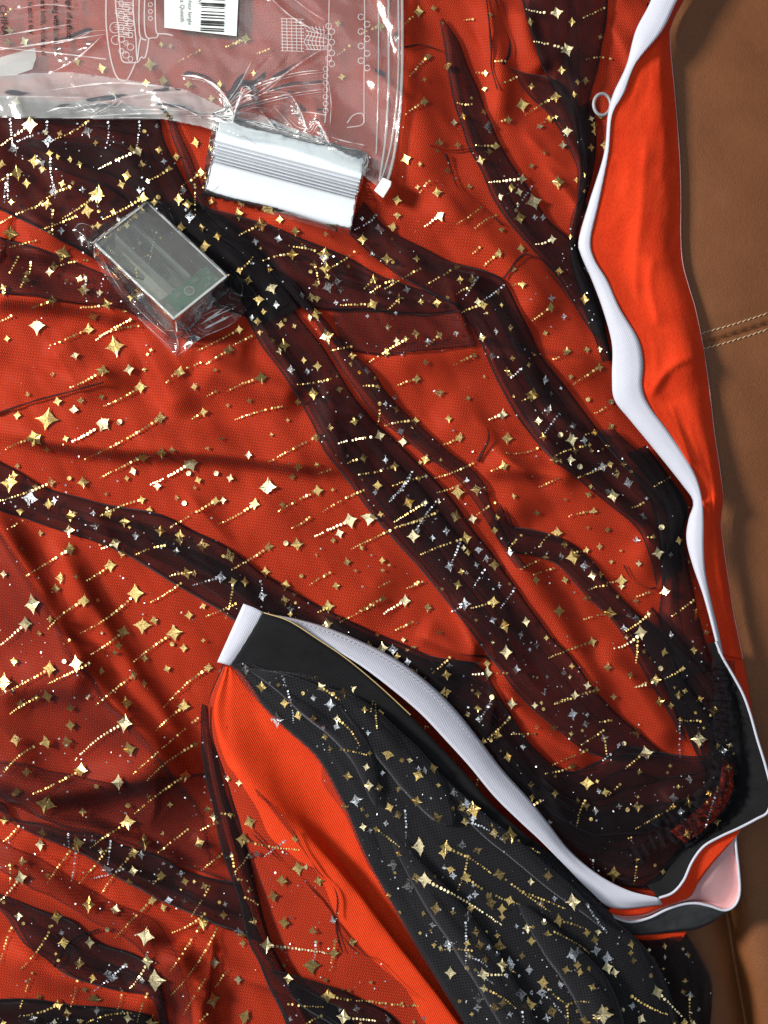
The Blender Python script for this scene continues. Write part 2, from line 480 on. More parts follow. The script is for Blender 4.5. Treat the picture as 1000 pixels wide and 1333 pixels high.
RIDGES = [
    # pts, amp, wl, wr
    ([(-40, 548), (60, 572), (160, 583), (270, 588), (370, 600), (440, 610), (478, 632)], 16.5, 34, 13),
    ([(160, 395), (185, 430), (215, 500), (240, 552)], 10, 30, 14),
    ([(250, 470), (330, 500), (400, 520)], 13.5, 20, 24),
    ([(230, 448), (290, 450), (330, 452)], 7, 10, 26),
    ([(-40, 640), (0, 692), (34, 745), (80, 830), (130, 900), (185, 960), (240, 1020), (265, 1060)], 25.5, 20, 44),
    ([(60, 690), (105, 770), (160, 860), (215, 940), (262, 1000)], 18.0, 18, 40),
    ([(-20, 905), (60, 890), (120, 900)], 12.0, 30, 20),
    ([(-40, 990), (40, 1030), (110, 1026), (190, 1008), (235, 1000)], 15.0, 24, 18),
    ([(20, 1040), (60, 1068), (150, 1088), (260, 1140)], 13.5, 12, 26),
    ([(-40, 1095), (40, 1150), (120, 1195), (190, 1240), (230, 1340)], 21.0, 30, 26),
    ([(0, 1220), (60, 1262), (140, 1290), (220, 1330)], 15.0, 22, 22),
    ([(220, 1225), (250, 1290), (270, 1370)], 18.0, 22, 20),
    ([(-40, 385), (40, 388), (110, 396), (190, 420)], 18.0, 26, 16),
    ([(-40, 318), (60, 330), (130, 352), (230, 392)], 10.5, 18, 14),
    ([(470, 470), (550, 456), (620, 451), (720, 467), (810, 473)], 9, 8, 30),
    ([(620, 610), (700, 612), (760, 624)], 8, 16, 12),
    ([(560, 250), (600, 290), (650, 330), (690, 380), (700, 440)], 12, 28, 22),
    ([(530, 60), (545, 160), (560, 240), (600, 300)], 9, 30, 30),
    ([(630, -20), (645, 60), (652, 110), (648, 170)], 10, 18, 14),
    ([(680, 0), (690, 60), (712, 100)], 11, 16, 18),
    ([(650, 700), (700, 770), (750, 850), (800, 930)], 12, 18, 22),
    ([(700, 600), (760, 660), (830, 700), (850, 760)], 10, 30, 18),
    ([(560, 530), (640, 600), (690, 690)], 9, 40, 26),
    ([(500, 340), (560, 360), (640, 370)], 7, 20, 20),
    ([(330, 270), (400, 300), (470, 335), (540, 380)], 8, 14, 16),
    ([(640, 880), (700, 950), (780, 1000)], 10, 16, 14),
    ([(770, 840), (830, 900), (880, 980)], 10, 20, 14),
    ([(540, 820), (580, 840), (630, 858)], 9, 20, 10),
    ([(60, 440), (120, 470), (190, 480)], 7, 26, 26),
    ([(300, 640), (380, 690), (460, 760), (520, 800)], 8, 50, 34),
    ([(0, 480), (100, 500), (160, 470)], 6, 12, 30),
]

def satin_h(x, y):
    z = 13 + 4.5 * anis(x, y, 48, 170, 46, 1) + 3.0 * anis(x, y, 35, 90, 30, 2) + 0.9 * anis(x, y, 60, 40, 14, 8)
    for pts, a, wl, wr in RIDGES:
        z = z + ridge(x, y, pts, a * 1.35, wl, wr, taper=0.2)
    r = random.Random(19)
    for k in range(64):
        cx, cy = r.uniform(-20, 900), r.uniform(-20, 1340)
        ang = math.radians(r.choice((18, 30, 48, 58, 62, 105)) + r.uniform(-10, 10)); L = r.uniform(50, 170)
        dx, dy = math.cos(ang) * L / 2, math.sin(ang) * L / 2; bow = r.uniform(-14, 14)
        pts = [(cx - dx, cy - dy), (cx - dy / L * bow, cy + dx / L * bow), (cx + dx, cy + dy)]
        a = r.uniform(5.0, 11.0); w1 = r.uniform(2.5, 6.5); w2 = r.uniform(16, 38)
        if r.random() < 0.5: w1, w2 = w2, w1
        z = z + ridge(x, y, pts, a, w1, w2, sharp=True, taper=0.4)
    return np.maximum(z, 4)

STEP = 3.2
xs = np.arange(-60, 1004, STEP); ys = np.arange(-60, 1404, STEP)
GX, GY = np.meshgrid(xs, ys, indexing='ij')
SZ = satin_h(GX, GY)
TZ = SZ + 2.6 + 1.0 * anis(GX, GY, 55, 46, 9, 11) + 0.7 * anis(GX, GY, 20, 60, 11, 12)
TZ += 1.6 * np.clip(anis(GX, GY, 62, 120, 13, 14), 0.2, 1)
TZ = np.maximum(TZ, SZ + 1.2)

def lookup(grid, x, y):
    fx = np.clip((np.asarray(x, float) - xs[0]) / STEP, 0, len(xs) - 1.001); fy = np.clip((np.asarray(y, float) - ys[0]) / STEP, 0, len(ys) - 1.001)
    i = fx.astype(int); j = fy.astype(int); a = fx - i; b = fy - j
    return grid[i, j] * (1 - a) * (1 - b) + grid[i + 1, j] * a * (1 - b) + grid[i, j + 1] * (1 - a) * b + grid[i + 1, j + 1] * a * b

def sheet(name, Zg, mat, poly, root):
    nx, ny = len(xs), len(ys)
    f = grid_faces(nx, ny, flip=True)
    cx = GX.ravel()[f].mean(1); cy = GY.ravel()[f].mean(1)
    f = f[inside(cx, cy, poly)]
    used = np.unique(f); remap = -np.ones(nx * ny, int); remap[used] = np.arange(len(used))
    v = PA(GX, GY, Zg).reshape(-1, 3)[used]
    return keep(mesh_obj(name, v, remap[f], mat), root)

lining = sheet("satin_lining", SZ, M_SATIN, SK, skirt)
overlay = sheet("tulle_overlay", TZ, M_TULLE, SK, skirt)
NETS = [overlay]                       # everything the foil stars are printed on

def fold(A, B, mat=None, lift=3.0, bulge=5.0, seed=0, nv=13, name="tulle_fold", ragged=1.6, step=6, base=None, taper=False, roll=False):
    """a flattened pleat of net: a closed, thin sleeve between the two fold edges A and B"""
    L = max(np.sum(np.hypot(*np.diff(np.array(A)[:, :2].T))), np.sum(np.hypot(*np.diff(np.array(B)[:, :2].T))))
    nu = max(12, int(L / step))
    a = resample([p[:2] for p in A], nu); b = resample([p[:2] for p in B], nu)
    t = np.linspace(0, nu / 6, nu)
    for e, k in ((a, 1), (b, 2)):
        e += np.stack([vnoise(t + seed * 3.3 + k * 17, t * 0 + seed), vnoise(t + seed * 5.1 + k * 29, t * 0 + seed + 4)], -1) * ragged
    if taper:
        tp = np.sqrt(np.sin(np.pi * np.linspace(0.0, 1.0, nu)).clip(0.0001))[:, None]; mid = (a + b) / 2
        a = mid + (a - mid) * tp; b = mid + (b - mid) * tp
    vv = np.linspace(0, 1, nv)
    x = a[:, None, 0] * (1 - vv) + b[:, None, 0] * vv; y = a[:, None, 1] * (1 - vv) + b[:, None, 1] * vv
    width = np.hypot(a[:, 0] - b[:, 0], a[:, 1] - b[:, 1])[:, None]
    arch = np.sqrt(np.clip(1 - (2 * vv - 1) ** 2, 0, 1))[None, :]
    tz = lookup(TZ, x, y) if base is None else base + 0 * x
    uu = np.linspace(0, 1, nu)[:, None] * L
    wrk = anisw(uu, vv[None, :] * width, seed)
    zt = tz + lift + arch * (np.minimum(bulge, width * 0.25) + 2.6 * wrk)
    zb = tz + lift * 0.55 + arch * 0.4
    v = np.concatenate([PA(x, y, zt).reshape(-1, 3), PA(x[:, 1:-1], y[:, 1:-1], zb[:, 1:-1]).reshape(-1, 3)])
    f = [tuple(r) for r in grid_faces(nu, nv)]
    o0 = nu * nv; m = nv - 2
    def bi(i, j):
        return i * nv + j if j in (0, nv - 1) else o0 + i * m + j - 1
    for i in range(nu - 1):
        for j in range(nv - 1):
            f.append((bi(i, j), bi(i + 1, j), bi(i + 1, j + 1), bi(i, j + 1)))
    if roll and width.mean() > 12:
        v = [tuple(p) for p in v]
        for jj in (0, nv - 1):
            vv2, ff2 = tube_mesh(PA(x[:, jj], y[:, jj], zt[:, jj] + 0.4), 0.95 * S, 5)
            o1 = len(v); v += [tuple(p) for p in vv2]; f += [tuple(k + o1 for k in q) for q in ff2]
    o = keep(mesh_obj(name, v, f, mat or M_FOLD[seed % 3]), skirt)
    NETS.append(o)
    return o

def anisw(u, v, seed):
    return vnoise(u / 70 + seed * 1.7, v / 9 + seed * 2.9) + 0.6 * vnoise(u / 26 + seed, v / 14 + u / 60 + seed)

_fold = fold
def fold(A, B, mat=None, seed=0, name="tulle_fold", **k):
    o = _fold(A, B, mat, seed=seed, name=name, **k)
    a = resample([p[:2] for p in A], 40); b = resample([p[:2] for p in B], 40)
    w = np.hypot(*(a - b).T).mean()
    if name == "tulle_fold" and w > 26 and mat is not M_TULLE:
        r = random.Random(seed * 11 + 5)
        for q in range(2 if w < 60 else 4):
            v0 = r.uniform(0.02, 0.66); dv = r.uniform(0.14, 0.32); i0 = r.randint(0, 14); i1 = r.randint(26, 40)
            t = np.linspace(0, 1, i1 - i0); tp = np.sqrt(np.sin(np.pi * np.clip(t, 0.02, 0.98)))
            drift = r.uniform(-0.14, 0.14) * t
            vm = np.clip(v0 + dv / 2 + drift, 0.05, 0.95)
            va = np.clip(vm - dv / 2 * tp, 0.01, 0.99)[:, None]; vb = np.clip(vm + dv / 2 * tp, 0.01, 0.99)[:, None]
            aa = a[i0:i1] * (1 - va) + b[i0:i1] * va; bb = a[i0:i1] * (1 - vb) + b[i0:i1] * vb
            kk = dict(k); kk["lift"] = k.get("lift", 3.0) + 5.5 + q; kk["nv"] = 7; kk["bulge"] = 3.5
            if "base" in k: kk["lift"] = 7 + q
            _fold([tuple(p) for p in aa[::3]], [tuple(p) for p in bb[::3]], M_SUB, seed=seed * 7 + q, name="tulle_pleat", **kk)
    return o

# --- the dark pleats, top left to bottom right (edges read along each pleat)
fold([(-40, 120), (60, 130), (150, 135), (203, 150), (216, 185), (236, 226), (256, 262), (300, 305), (345, 345), (382, 392)],
     [(-40, 255), (30, 288), (70, 308), (112, 332), (165, 356), (220, 378), (270, 396), (300, 406), (320, 412), (330, 425)], seed=1, nv=25, bulge=9)
fold([(222, 140), (236, 175), (250, 205), (264, 246), (275, 268)], [(212, 140), (222, 172), (236, 205), (252, 250), (262, 275)], seed=2, nv=7)
fold([(240, 255), (300, 290), (345, 330), (372, 372), (392, 400)], [(200, 270), (250, 320), (290, 360), (318, 398), (335, 425)], M_DENSE, seed=3, lift=5)
fold([(262, 268), (300, 276), (345, 290), (400, 312), (450, 334), (500, 360), (540, 374), (600, 398)],
     [(280, 292), (310, 315), (345, 348), (385, 395), (425, 402), (480, 405), (550, 410), (598, 404)], seed=4, nv=19)
fold([(430, 400), (490, 404), (550, 408), (596, 404), (612, 420)], [(446, 456), (500, 462), (560, 456), (618, 451), (622, 449)], M_TULLE, seed=5, nv=15, lift=2)
fold([(322, 330), (350, 352), (382, 388), (412, 424), (436, 468), (470, 518), (498, 548), (552, 592), (600, 630), (640, 690), (672, 740)],
     [(388, 368), (405, 392), (424, 415), (452, 452), (486, 482), (508, 514), (555, 562), (622, 618), (640, 660), (660, 700), (690, 740)], seed=6, nv=13, lift=7)
fold([(316, 404), (340, 450), (376, 500), (402, 545), (425, 590), (464, 640), (500, 690), (552, 748), (600, 806), (640, 858), (668, 896), (712, 940), (760, 975), (800, 990)],
     [(378, 398), (405, 432), (432, 470), (462, 516), (500, 560), (568, 625), (618, 690), (650, 735), (690, 790), (718, 828), (745, 855), (782, 905), (830, 952), (866, 985)], seed=7, nv=19, lift=4, bulge=7)
fold([(652, 655), (664, 684), (690, 688), (735, 702), (770, 728), (802, 770), (830, 800), (852, 818), (880, 850), (905, 900)],
     [(636, 682), (660, 716), (690, 722), (725, 735), (755, 770), (790, 802), (820, 842), (842, 880), (862, 915), (890, 965)], seed=8, nv=13)
fold([(472, 262), (505, 298), (540, 318), (580, 338), (640, 355), (662, 372), (690, 428), (712, 470), (742, 510), (772, 552), (802, 592), (852, 640), (885, 690)],
     [(450, 300), (500, 344), (535, 370), (595, 400), (622, 442), (650, 500), (680, 555), (720, 600), (755, 626), (792, 656), (830, 690), (846, 722), (855, 765)], seed=9, nv=15, lift=5)
fold([(576, 22), (600, 62), (620, 112), (637, 152), (660, 200), (690, 246), (718, 290), (752, 320), (778, 365), (792, 420)],
     [(572, 26), (581, 82), (591, 132), (606, 182), (622, 214), (642, 262), (670, 300), (705, 340), (735, 375), (775, 440)], seed=10, nv=11, lift=4)
fold([(790, -40), (790, 20), (782, 70), (770, 120), (764, 160), (768, 205), (764, 262), (752, 320), (780, 400), (800, 470)],
     [(670, -40), (682, 10), (694, 55), (716, 105), (740, 150), (752, 190), (754, 250), (740, 300), (758, 390), (788, 460)], seed=11, nv=19, lift=6, bulge=10)
fold([(656, 84), (684, 95), (722, 102), (745, 130), (756, 180), (760, 236), (765, 280)], [(664, 92), (690, 126), (716, 152), (736, 182), (748, 212), (752, 240), (755, 270)], seed=12, nv=9, lift=5)
fold([(770, 130), (776, 180), (768, 240), (752, 300), (756, 345), (785, 420), (798, 470)], [(752, 140), (756, 190), (754, 250), (742, 310), (744, 350), (765, 415), (785, 470)], M_DENSE, seed=13, nv=9, lift=5, bulge=2.5, roll=False)
fold([(800, 560), (850, 605), (890, 650), (890, 700), (900, 760), (915, 820), (930, 870)], [(770, 560), (815, 610), (846, 650), (858, 700), (860, 760), (858, 820), (885, 885)], M_FOLD[1], seed=14, nv=11, lift=8, bulge=8)
fold([(840, 580), (880, 630), (896, 662), (888, 700), (890, 740)], [(815, 590), (855, 640), (872, 680), (866, 720), (864, 760)], M_DENSE, seed=15, nv=7, lift=11)
fold([(850, 790), (885, 830), (920, 865), (945, 910), (950, 960), (948, 1010)], [(828, 812), (850, 860), (875, 905), (900, 950), (915, 990), (918, 1030)], M_FOLD[2], seed=16, nv=9, lift=8)
fold([(-40, 576), (0, 600), (60, 634), (130, 654), (200, 666), (250, 690), (300, 716), (370, 764), (440, 800), (500, 828), (560, 852), (625, 862)],
     [(-40, 645), (0, 664), (60, 684), (120, 704), (170, 726), (230, 762), (280, 792), (320, 820), (380, 850), (450, 870), (520, 900), (580, 920)], seed=17, nv=15, lift=4)
fold([(420, 800), (500, 836), (560, 858), (622, 866), (650, 906), (690, 966), (735, 1002), (775, 992), (815, 972), (860, 978), (905, 985), (950, 975)],
     [(440, 850), (540, 905), (610, 980), (660, 1040), (720, 1100), (780, 1140), (820, 1155), (860, 1150), (900, 1100), (955, 1050)], M_FOLD[1], seed=18, nv=23, lift=7, bulge=6)
fold([(560, 858), (640, 900), (700, 985), (760, 1022), (815, 1000), (860, 1012), (945, 1000)],
     [(560, 910), (640, 1000), (720, 1095), (790, 1140), (850, 1140), (930, 1070)], M_SUB, seed=19, nv=17, lift=14, bulge=6)
fold([(-40, 1030), (5, 1046), (18, 1066), (60, 1074), (130, 1090), (200, 1112), (250, 1135), (300, 1148), (330, 1160)],
     [(-40, 1040), (0, 1058), (20, 1075), (60, 1092), (110, 1114), (150, 1140), (200, 1168), (250, 1190), (330, 1225)], seed=20, nv=11, lift=4)
fold([(-40, 1140), (0, 1164), (56, 1186), (92, 1196), (130, 1226), (180, 1244), (202, 1268), (214, 1300), (230, 1380)],
     [(-40, 1160), (2, 1186), (30, 1226), (62, 1252), (100, 1276), (150, 1288), (192, 1296), (205, 1320), (212, 1380)], seed=21, nv=11, lift=4)
fold([(-40, 1302), (30, 1300), (80, 1306), (150, 1312), (195, 1324), (215, 1352)], [(-40, 1390), (30, 1390), (80, 1390), (150, 1390), (180, 1390), (205, 1390)], M_DENSE, seed=22, nv=13, lift=4)
fold([(-40, 300), (40, 318), (110, 345), (190, 380), (260, 420)], [(-40, 375), (30, 384), (90, 393), (160, 404), (235, 440)], M_TULLE, seed=23, nv=13, lift=2)
fold([(880, 860), (905, 900), (930, 940), (945, 985)], [(862, 880), (882, 925), (900, 965), (915, 1000)], M_FOLD[0], seed=24, nv=7, lift=12)

# --- loose second layers of net lying on the overlay
for i, (A, B) in enumerate((
    ([(-40, 640), (0, 692), (60, 790), (110, 870), (200, 980), (262, 1060), (275, 1130)], [(-40, 800), (-50, 900), (-50, 960), (-20, 1010), (10, 1045), (100, 1080), (200, 1110)]),
    ([(-40, 985), (60, 1000), (140, 1020), (220, 1010), (330, 1000)], [(-40, 1060), (40, 1072), (140, 1092), (220, 1120), (330, 1160)]),
    ([(-40, 1070), (120, 1160), (220, 1220), (260, 1380)], [(-40, 1110), (100, 1190), (190, 1250), (215, 1380)]),
)):
    fold(A, B, M_VEIL, seed=90 + i, nv=15, lift=1.2, bulge=3, name="tulle_layer", roll=False, ragged=3)

# --- thin pinched creases of net
for i, pts in enumerate([
    [(631, -20), (637, 30), (640, 62), (640, 90), (648, 116)],
    [(640, -20), (655, 32), (664, 56), (662, 72), (655, 84)],
    [(526, 62), (545, 57), (565, 62), (578, 68)],
    [(580, 200), (590, 226), (596, 243), (616, 262), (640, 281), (656, 294)],
    [(655, 662), (662, 674), (668, 686), (682, 690)],
    [(600, 852), (640, 858), (668, 884), (688, 902)],
    [(812, 735), (824, 755), (844, 765), (856, 764)],
    [(634, 556), (636, 568), (630, 584), (622, 600)],
    [(-30, 546), (10, 533), (70, 515), (135, 498)],
    [(70, 1258), (95, 1225), (130, 1210)],
    [(655, 362), (685, 330), (720, 360), (745, 395)],
    [(560, 190), (590, 196), (620, 193), (640, 190)],
    [(868, 880), (880, 930), (900, 975)],
]):
    a = [(x - 1.3, y - 1.0) for x, y in pts]; b = [(x + 1.3, y + 1.0) for x, y in pts]
    fold(a, b, M_PINCH, lift=2.5, bulge=3.5, seed=30 + i, nv=5, name="tulle_crease", ragged=1.2, step=4)

# ------------------------------------------------------------------ waistband, right hand run
loft("white_tape", [W1L, [((a[0] + b[0]) / 2 - 1, (a[1] + b[1]) / 2, (a[2] + b[2]) / 2 + 3) for a, b in zip(W1L, W1R)], W1R], 150, 7, M_WHITE, skirt, thick=1.6)
RR = [(915, -40, 7), (890, 0, 7), (874, 32, 7), (872, 55, 7), (877, 110, 7), (882, 170, 7), (885, 215, 7), (886, 262, 7), (886, 312, 7), (889, 345, 7), (897, 375, 7), (905, 402, 7), (913, 440, 7), (918, 470, 7), (923, 505, 7), (926, 530, 7), (930, 565, 7), (937, 612, 7), (941, 650, 7), (938, 680, 7), (942, 715, 7), (947, 750, 7), (953, 790, 7), (960, 825, 7), (967, 858, 7)]
def mixp(a, b, t, dz=0, dx=0):
    return [(p[0] * (1 - t) + q[0] * t + dx, p[1] * (1 - t) + q[1] * t, p[2] * (1 - t) + q[2] * t + dz) for p, q in zip(a, b)]
W1Rb = [(x, y, z - 2.5) for x, y, z in W1R]
M1 = mixp(W1Rb, RR, 0.35, dz=2); M2 = mixp(W1Rb, RR, 0.74, dz=5)
zz1 = [0, 0, 0, 4, 8, 8, 9, 9, 6, 2, -2, 4, 9, 12, 9, 3, 4, 7, 6, 8, 6, 5, 4, 3, 2]
zz2 = [0, 0, 2, 8, 10, 9, 8, 9, 10, 10, 8, 9, 11, 16, 8, 10, 9, 7, 14, 7, 8, 7, 6, 5, 3]
M1 = [(x, y, z + d * 0.5) for (x, y, z), d in zip(M1, zz1)]; M2 = [(x, y, z + d * 0.7) for (x, y, z), d in zip(M2, zz2)]
loft("red_waist_panel", [W1Rb, M1, M2, RR], 260, 40, M_FELT, skirt, wr=0.9, wr_len=60, wr_w=30, seed=4, thick=1.2,
     rid=[([(922, 473), (902, 467), (882, 473), (862, 492), (845, 520)], 6, 4, 9), ([(912, 657), (928, 650), (946, 650)], 6, 3, 10), ([(872, 520), (885, 560), (902, 612)], 4, 8, 12), ([(842, 170), (836, 260), (828, 340), (830, 400)], 5, 14, 14), ([(852, 330), (846, 370), (858, 430)], 4, 10, 8)])
# the panel's lower end runs behind the black band
loft("red_panel_end", [[(936, 835, 38), (950, 872, 38), (968, 910, 37), (982, 955, 34), (990, 985, 30)], [(968, 860, 1), (973, 885, 1), (977, 910, 2), (981, 940, 6), (989, 985, 20)]], 40, 9, M_FELT, skirt, wr=0.6, seed=6, thick=1.0)
# thin pale hem along the panel's outer edge
tube("panel_hem", [(x + 0.4, y, z + 0.8) for x, y, z in RR], 0.6, M_PINK, skirt, n=160, nseg=6)

# ------------------------------------------------------------------ black band turning the corner, with its white piping
KO = [(932, 835, 50), (941, 856, 50), (956, 882, 50), (968, 905, 50), (977, 930, 50), (986, 962, 50), (997, 998, 50), (1004, 1030, 50), (1000, 1056, 50), (985, 1066, 50), (962, 1078, 50), (938, 1089, 50), (916, 1102, 50), (901, 1122, 50), (890, 1146, 50), (876, 1162, 50), (858, 1169, 50)]
KI = [(922, 838, 24), (930, 860, 24), (938, 885, 22), (944, 905, 20), (948, 930, 20), (951, 962, 20), (953, 998, 20), (955, 1022, 20), (950, 1040, 20), (942, 1052, 20), (928, 1066, 20), (912, 1080, 20), (896, 1094, 20), (882, 1108, 20), (868, 1126, 20), (856, 1140, 20), (840, 1150, 20)]
loft("black_band", [KO, mixp(KO, KI, 0.5, dz=2), KI], 120, 11, M_BLACK, skirt, wr=1.2, wr_len=90, wr_w=20, seed=9, thick=1.4)
tube("white_piping", [(x, y, z + 1) for x, y, z in KO], 1.7, M_WHITE, skirt, n=150)
# white tape seen from its inner face, running back up to the open end
W2U = [(318, 787, 46), (345, 798, 46), (385, 806, 46), (425, 817, 46), (470, 835, 46), (515, 858, 46), (556, 888, 46), (590, 921, 46), (620, 958, 46), (652, 1000, 46), (688, 1040, 46), (712, 1070, 46), (740, 1106, 47), (778, 1138, 48), (818, 1159, 49), (858, 1169, 50)]
W2D = [(342.0, 797.0, 62), (362.0, 810.0, 64), (395.1, 823.9, 66), (427.3, 841.2, 67), (466.1, 863.9, 67), (507.2, 894.7, 67), (547.4, 928.6, 66), (582.2, 965.5, 65), (612.2, 998.6, 64), (644.2, 1037.4, 62), (678.6, 1071.2, 60), (702.6, 1093.4, 58), (732.2, 1123.2, 54), (767.1, 1158.3, 48), (800.0, 1182.0, 42), (862.0, 1177.0, 40)]
loft("white_tape", [W2U, mixp(W2U, W2D, 0.5, dz=3), W2D], 140, 9, M_WHITE, skirt, wr=0.7, wr_len=120, wr_w=30, seed=3, thick=1.6)
# folded end of the tape
loft("white_tape_end", [[(317, 786, 63), (300, 824, 62), (283, 862, 58)], [(331, 791, 64), (314, 830, 64), (292, 864, 60)], [(344, 798, 62), (326, 832, 61), (301, 867, 57)]], 24, 7, M_WHITE, skirt, thick=1.6)
# black outer face of the band and its gold edge thread
K1U = [(343, 798, 64), (376, 809, 67), (414, 833, 69), (452, 859, 69), (494, 894, 68), (534, 931, 67), (570, 969, 66), (604, 1005, 65), (644, 1051, 63), (694, 1095, 61)]
K1D = [(301, 866, 58), (330, 872, 62), (372, 888, 64), (415, 908, 62), (452, 936, 58), (488, 968, 56), (524, 1002, 54), (560, 1040, 52), (604, 1084, 48), (660, 1124, 44)]
loft("black_band", [K1U, mixp(K1U, K1D, 0.5, dz=5), K1D], 80, 11, M_BLACK, skirt, wr=0.8, wr_len=80, wr_w=30, seed=12, thick=1.4)
tube("gold_edge_thread", [(x + 0.5, y - 0.5, z + 1.5) for x, y, z in K1U[:6]], 0.8, M_GOLDTHREAD, skirt, n=90, nseg=6)
# stitch line along the inner tape
V, F = [], []
q = resample(mixp(W2U, W2D, 0.22, dz=4.5)[1:9], 160)
for i in range(0, 156, 3):
    vv, ff = tube_mesh([P(*q[i]), P(*((q[i] + q[i + 1]) * 0.5 + np.array([0, 0, 0.4]))), P(*q[i + 1])], 0.45 * S, 5)
    o0 = len(V); V += vv; F += [tuple(k + o0 for k in f) for f in ff]
st = keep(mesh_obj("tape_stitching", V, F, M_WHITE), skirt); st["kind"] = "stuff"

# pocket below the corner: red face, pink back, white piping, dark band under it
L2 = [(762, 1166, 30), (785, 1186, 31), (805, 1196, 32), (822, 1200, 32), (845, 1195, 32), (868, 1184, 32), (890, 1177, 32), (908, 1176, 32), (926, 1180, 32), (944, 1185, 32), (957, 1178, 32), (963, 1162, 32), (962, 1135, 34), (959, 1108, 38), (957, 1086, 42)]
TOP = [(800, 1178, 36), (822, 1176, 40), (845, 1172, 44), (860, 1168, 47), (876, 1161, 47), (888, 1147, 47), (895, 1134, 47), (902, 1121, 47), (910, 1110, 47), (918, 1102, 47), (930, 1094, 47), (940, 1088, 47), (948, 1085, 46), (958, 1081, 46), (964, 1078, 46)]
REDLOW = [(790, 1187, 33), (812, 1192, 33), (838, 1190, 33), (862, 1181, 33), (882, 1174, 33), (897, 1168, 34), (903, 1160, 36), (908, 1150, 38), (915, 1140, 40), (924, 1128, 42), (934, 1116, 43), (943, 1106, 44), (950, 1098, 44), (957, 1090, 45), (964, 1080, 45)]
loft("red_pocket_face", [TOP, REDLOW], 70, 8, M_FELT, skirt, thick=1.2)
PK = [(800, 1195, 22), (825, 1197, 20), (850, 1192, 18), (872, 1182, 16), (890, 1176, 14), (905, 1172, 14), (915, 1172, 14), (925, 1175, 14), (940, 1180, 16), (950, 1176, 16), (957, 1165, 18), (960, 1150, 20), (958, 1130, 24), (957, 1110, 30), (956, 1090, 38)]
loft("pink_tape_back", [[(p[0], p[1], p[2] - 4) for p in REDLOW], PK, [(p[0], p[1], p[2] - 1) for p in L2]], 70, 9, M_PINK, skirt, thick=1.2)
tube("white_piping", L2, 1.7, M_WHITE, skirt, n=140)
K2 = [(770, 1178, 28), (790, 1200, 26), (812, 1214, 24), (832, 1217, 22), (852, 1216, 20), (870, 1214, 18), (890, 1212, 16), (908, 1209, 14), (922, 1203, 14), (934, 1196, 16), (942, 1190, 20)]
loft("black_band_underside", [[(p[0], p[1], p[2] - 1) for p in L2[:10]] + [(948, 1186, 31)], K2], 60, 7, plain_mat("grey_black_ribbon", (0.035, 0.037, 0.04), 0.45, bump=0.2, bscale=900, var=0.25), skirt, wr=1.0, wr_len=50, wr_w=20, seed=2, thick=1.2)

# gathered red ruffle along the band's inner edge
def ruffle(pts, amp, w, mat, name, n=160, seed=0, freq=0.9):
    q = resample(pts, n)
    t = np.gradient(q[:, :2], axis=0); t /= np.linalg.norm(t, axis=1)[:, None] + 1e-9
    nrm = np.stack([-t[:, 1], t[:, 0]], -1)
    rows = []
    r = np.random.default_rng(seed)
    ph = np.cumsum(r.uniform(0.4, 1.3, n)) * freq
    for k, s in enumerate(np.linspace(-1, 1, 7)):
        am = amp * (0.35 + 0.65 * abs(s)) 
        z = q[:, 2] + am * np.sin(ph + k * 0.35) + r.normal(0, amp * 0.12, n)
        off = w * s * (0.8 + 0.25 * np.sin(ph * 0.37 + k))
        rows.append(np.stack([q[:, 0] + nrm[:, 0] * off + t[:, 0] * np.cos(ph) * 1.5, q[:, 1] + nrm[:, 1] * off + t[:, 1] * np.cos(ph) * 1.5, z], -1))
    R = np.stack(rows, 1)
    return keep(mesh_obj(name, PA(R[..., 0], R[..., 1], R[..., 2]).reshape(-1, 3), grid_faces(n, 7), mat), skirt)
loft("red_gathers", [[(954, 995, 40), (953, 1030, 42), (938, 1058, 42), (914, 1082, 40), (892, 1098, 38)], [(947, 990, 46), (944, 1028, 48), (928, 1052, 48), (905, 1074, 46), (882, 1090, 42)], [(941, 985, 40), (936, 1022, 40), (918, 1044, 40), (896, 1064, 38), (872, 1082, 36)]], 90, 14, M_SATIN, skirt, wr=8, wr_len=18, wr_w=12, seed=14)
NETS.append(loft("tulle_gathers", [[(958, 985, 46), (956, 1030, 47), (942, 1060, 47), (918, 1086, 46), (886, 1108, 42)], [(948, 975, 52), (943, 1026, 54), (926, 1052, 54), (902, 1072, 52), (872, 1092, 48)], [(930, 970, 44), (925, 1010, 46), (906, 1030, 46), (880, 1046, 44), (846, 1070, 42)]], 110, 22, M_FOLD[2], skirt, wr=8, wr_len=15, wr_w=10, seed=24))
NETS.append(loft("tulle_gathers", [[(957, 860, 40), (958, 930, 42), (958, 995, 44)], [(944, 860, 46), (946, 930, 48), (946, 995, 50)], [(926, 860, 40), (928, 930, 42), (930, 995, 44)]], 90, 18, M_FOLD[1], skirt, wr=6, wr_len=14, wr_w=10, seed=25))
NETS.append(ruffle([(932, 870, 46), (938, 930, 50), (938, 985, 54), (932, 1028, 54), (912, 1055, 53), (886, 1075, 50), (850, 1098, 46), (820, 1120, 42)], 5, 13, M_FOLD[0], "tulle_gathers", seed=2, n=190))
NETS.append(ruffle([(936, 860, 50), (944, 930, 55), (944, 990, 58), (936, 1035, 58), (912, 1065, 56), (882, 1088, 52)], 4, 10, M_FOLD[1], "tulle_gathers", seed=5, n=170, freq=1.3))

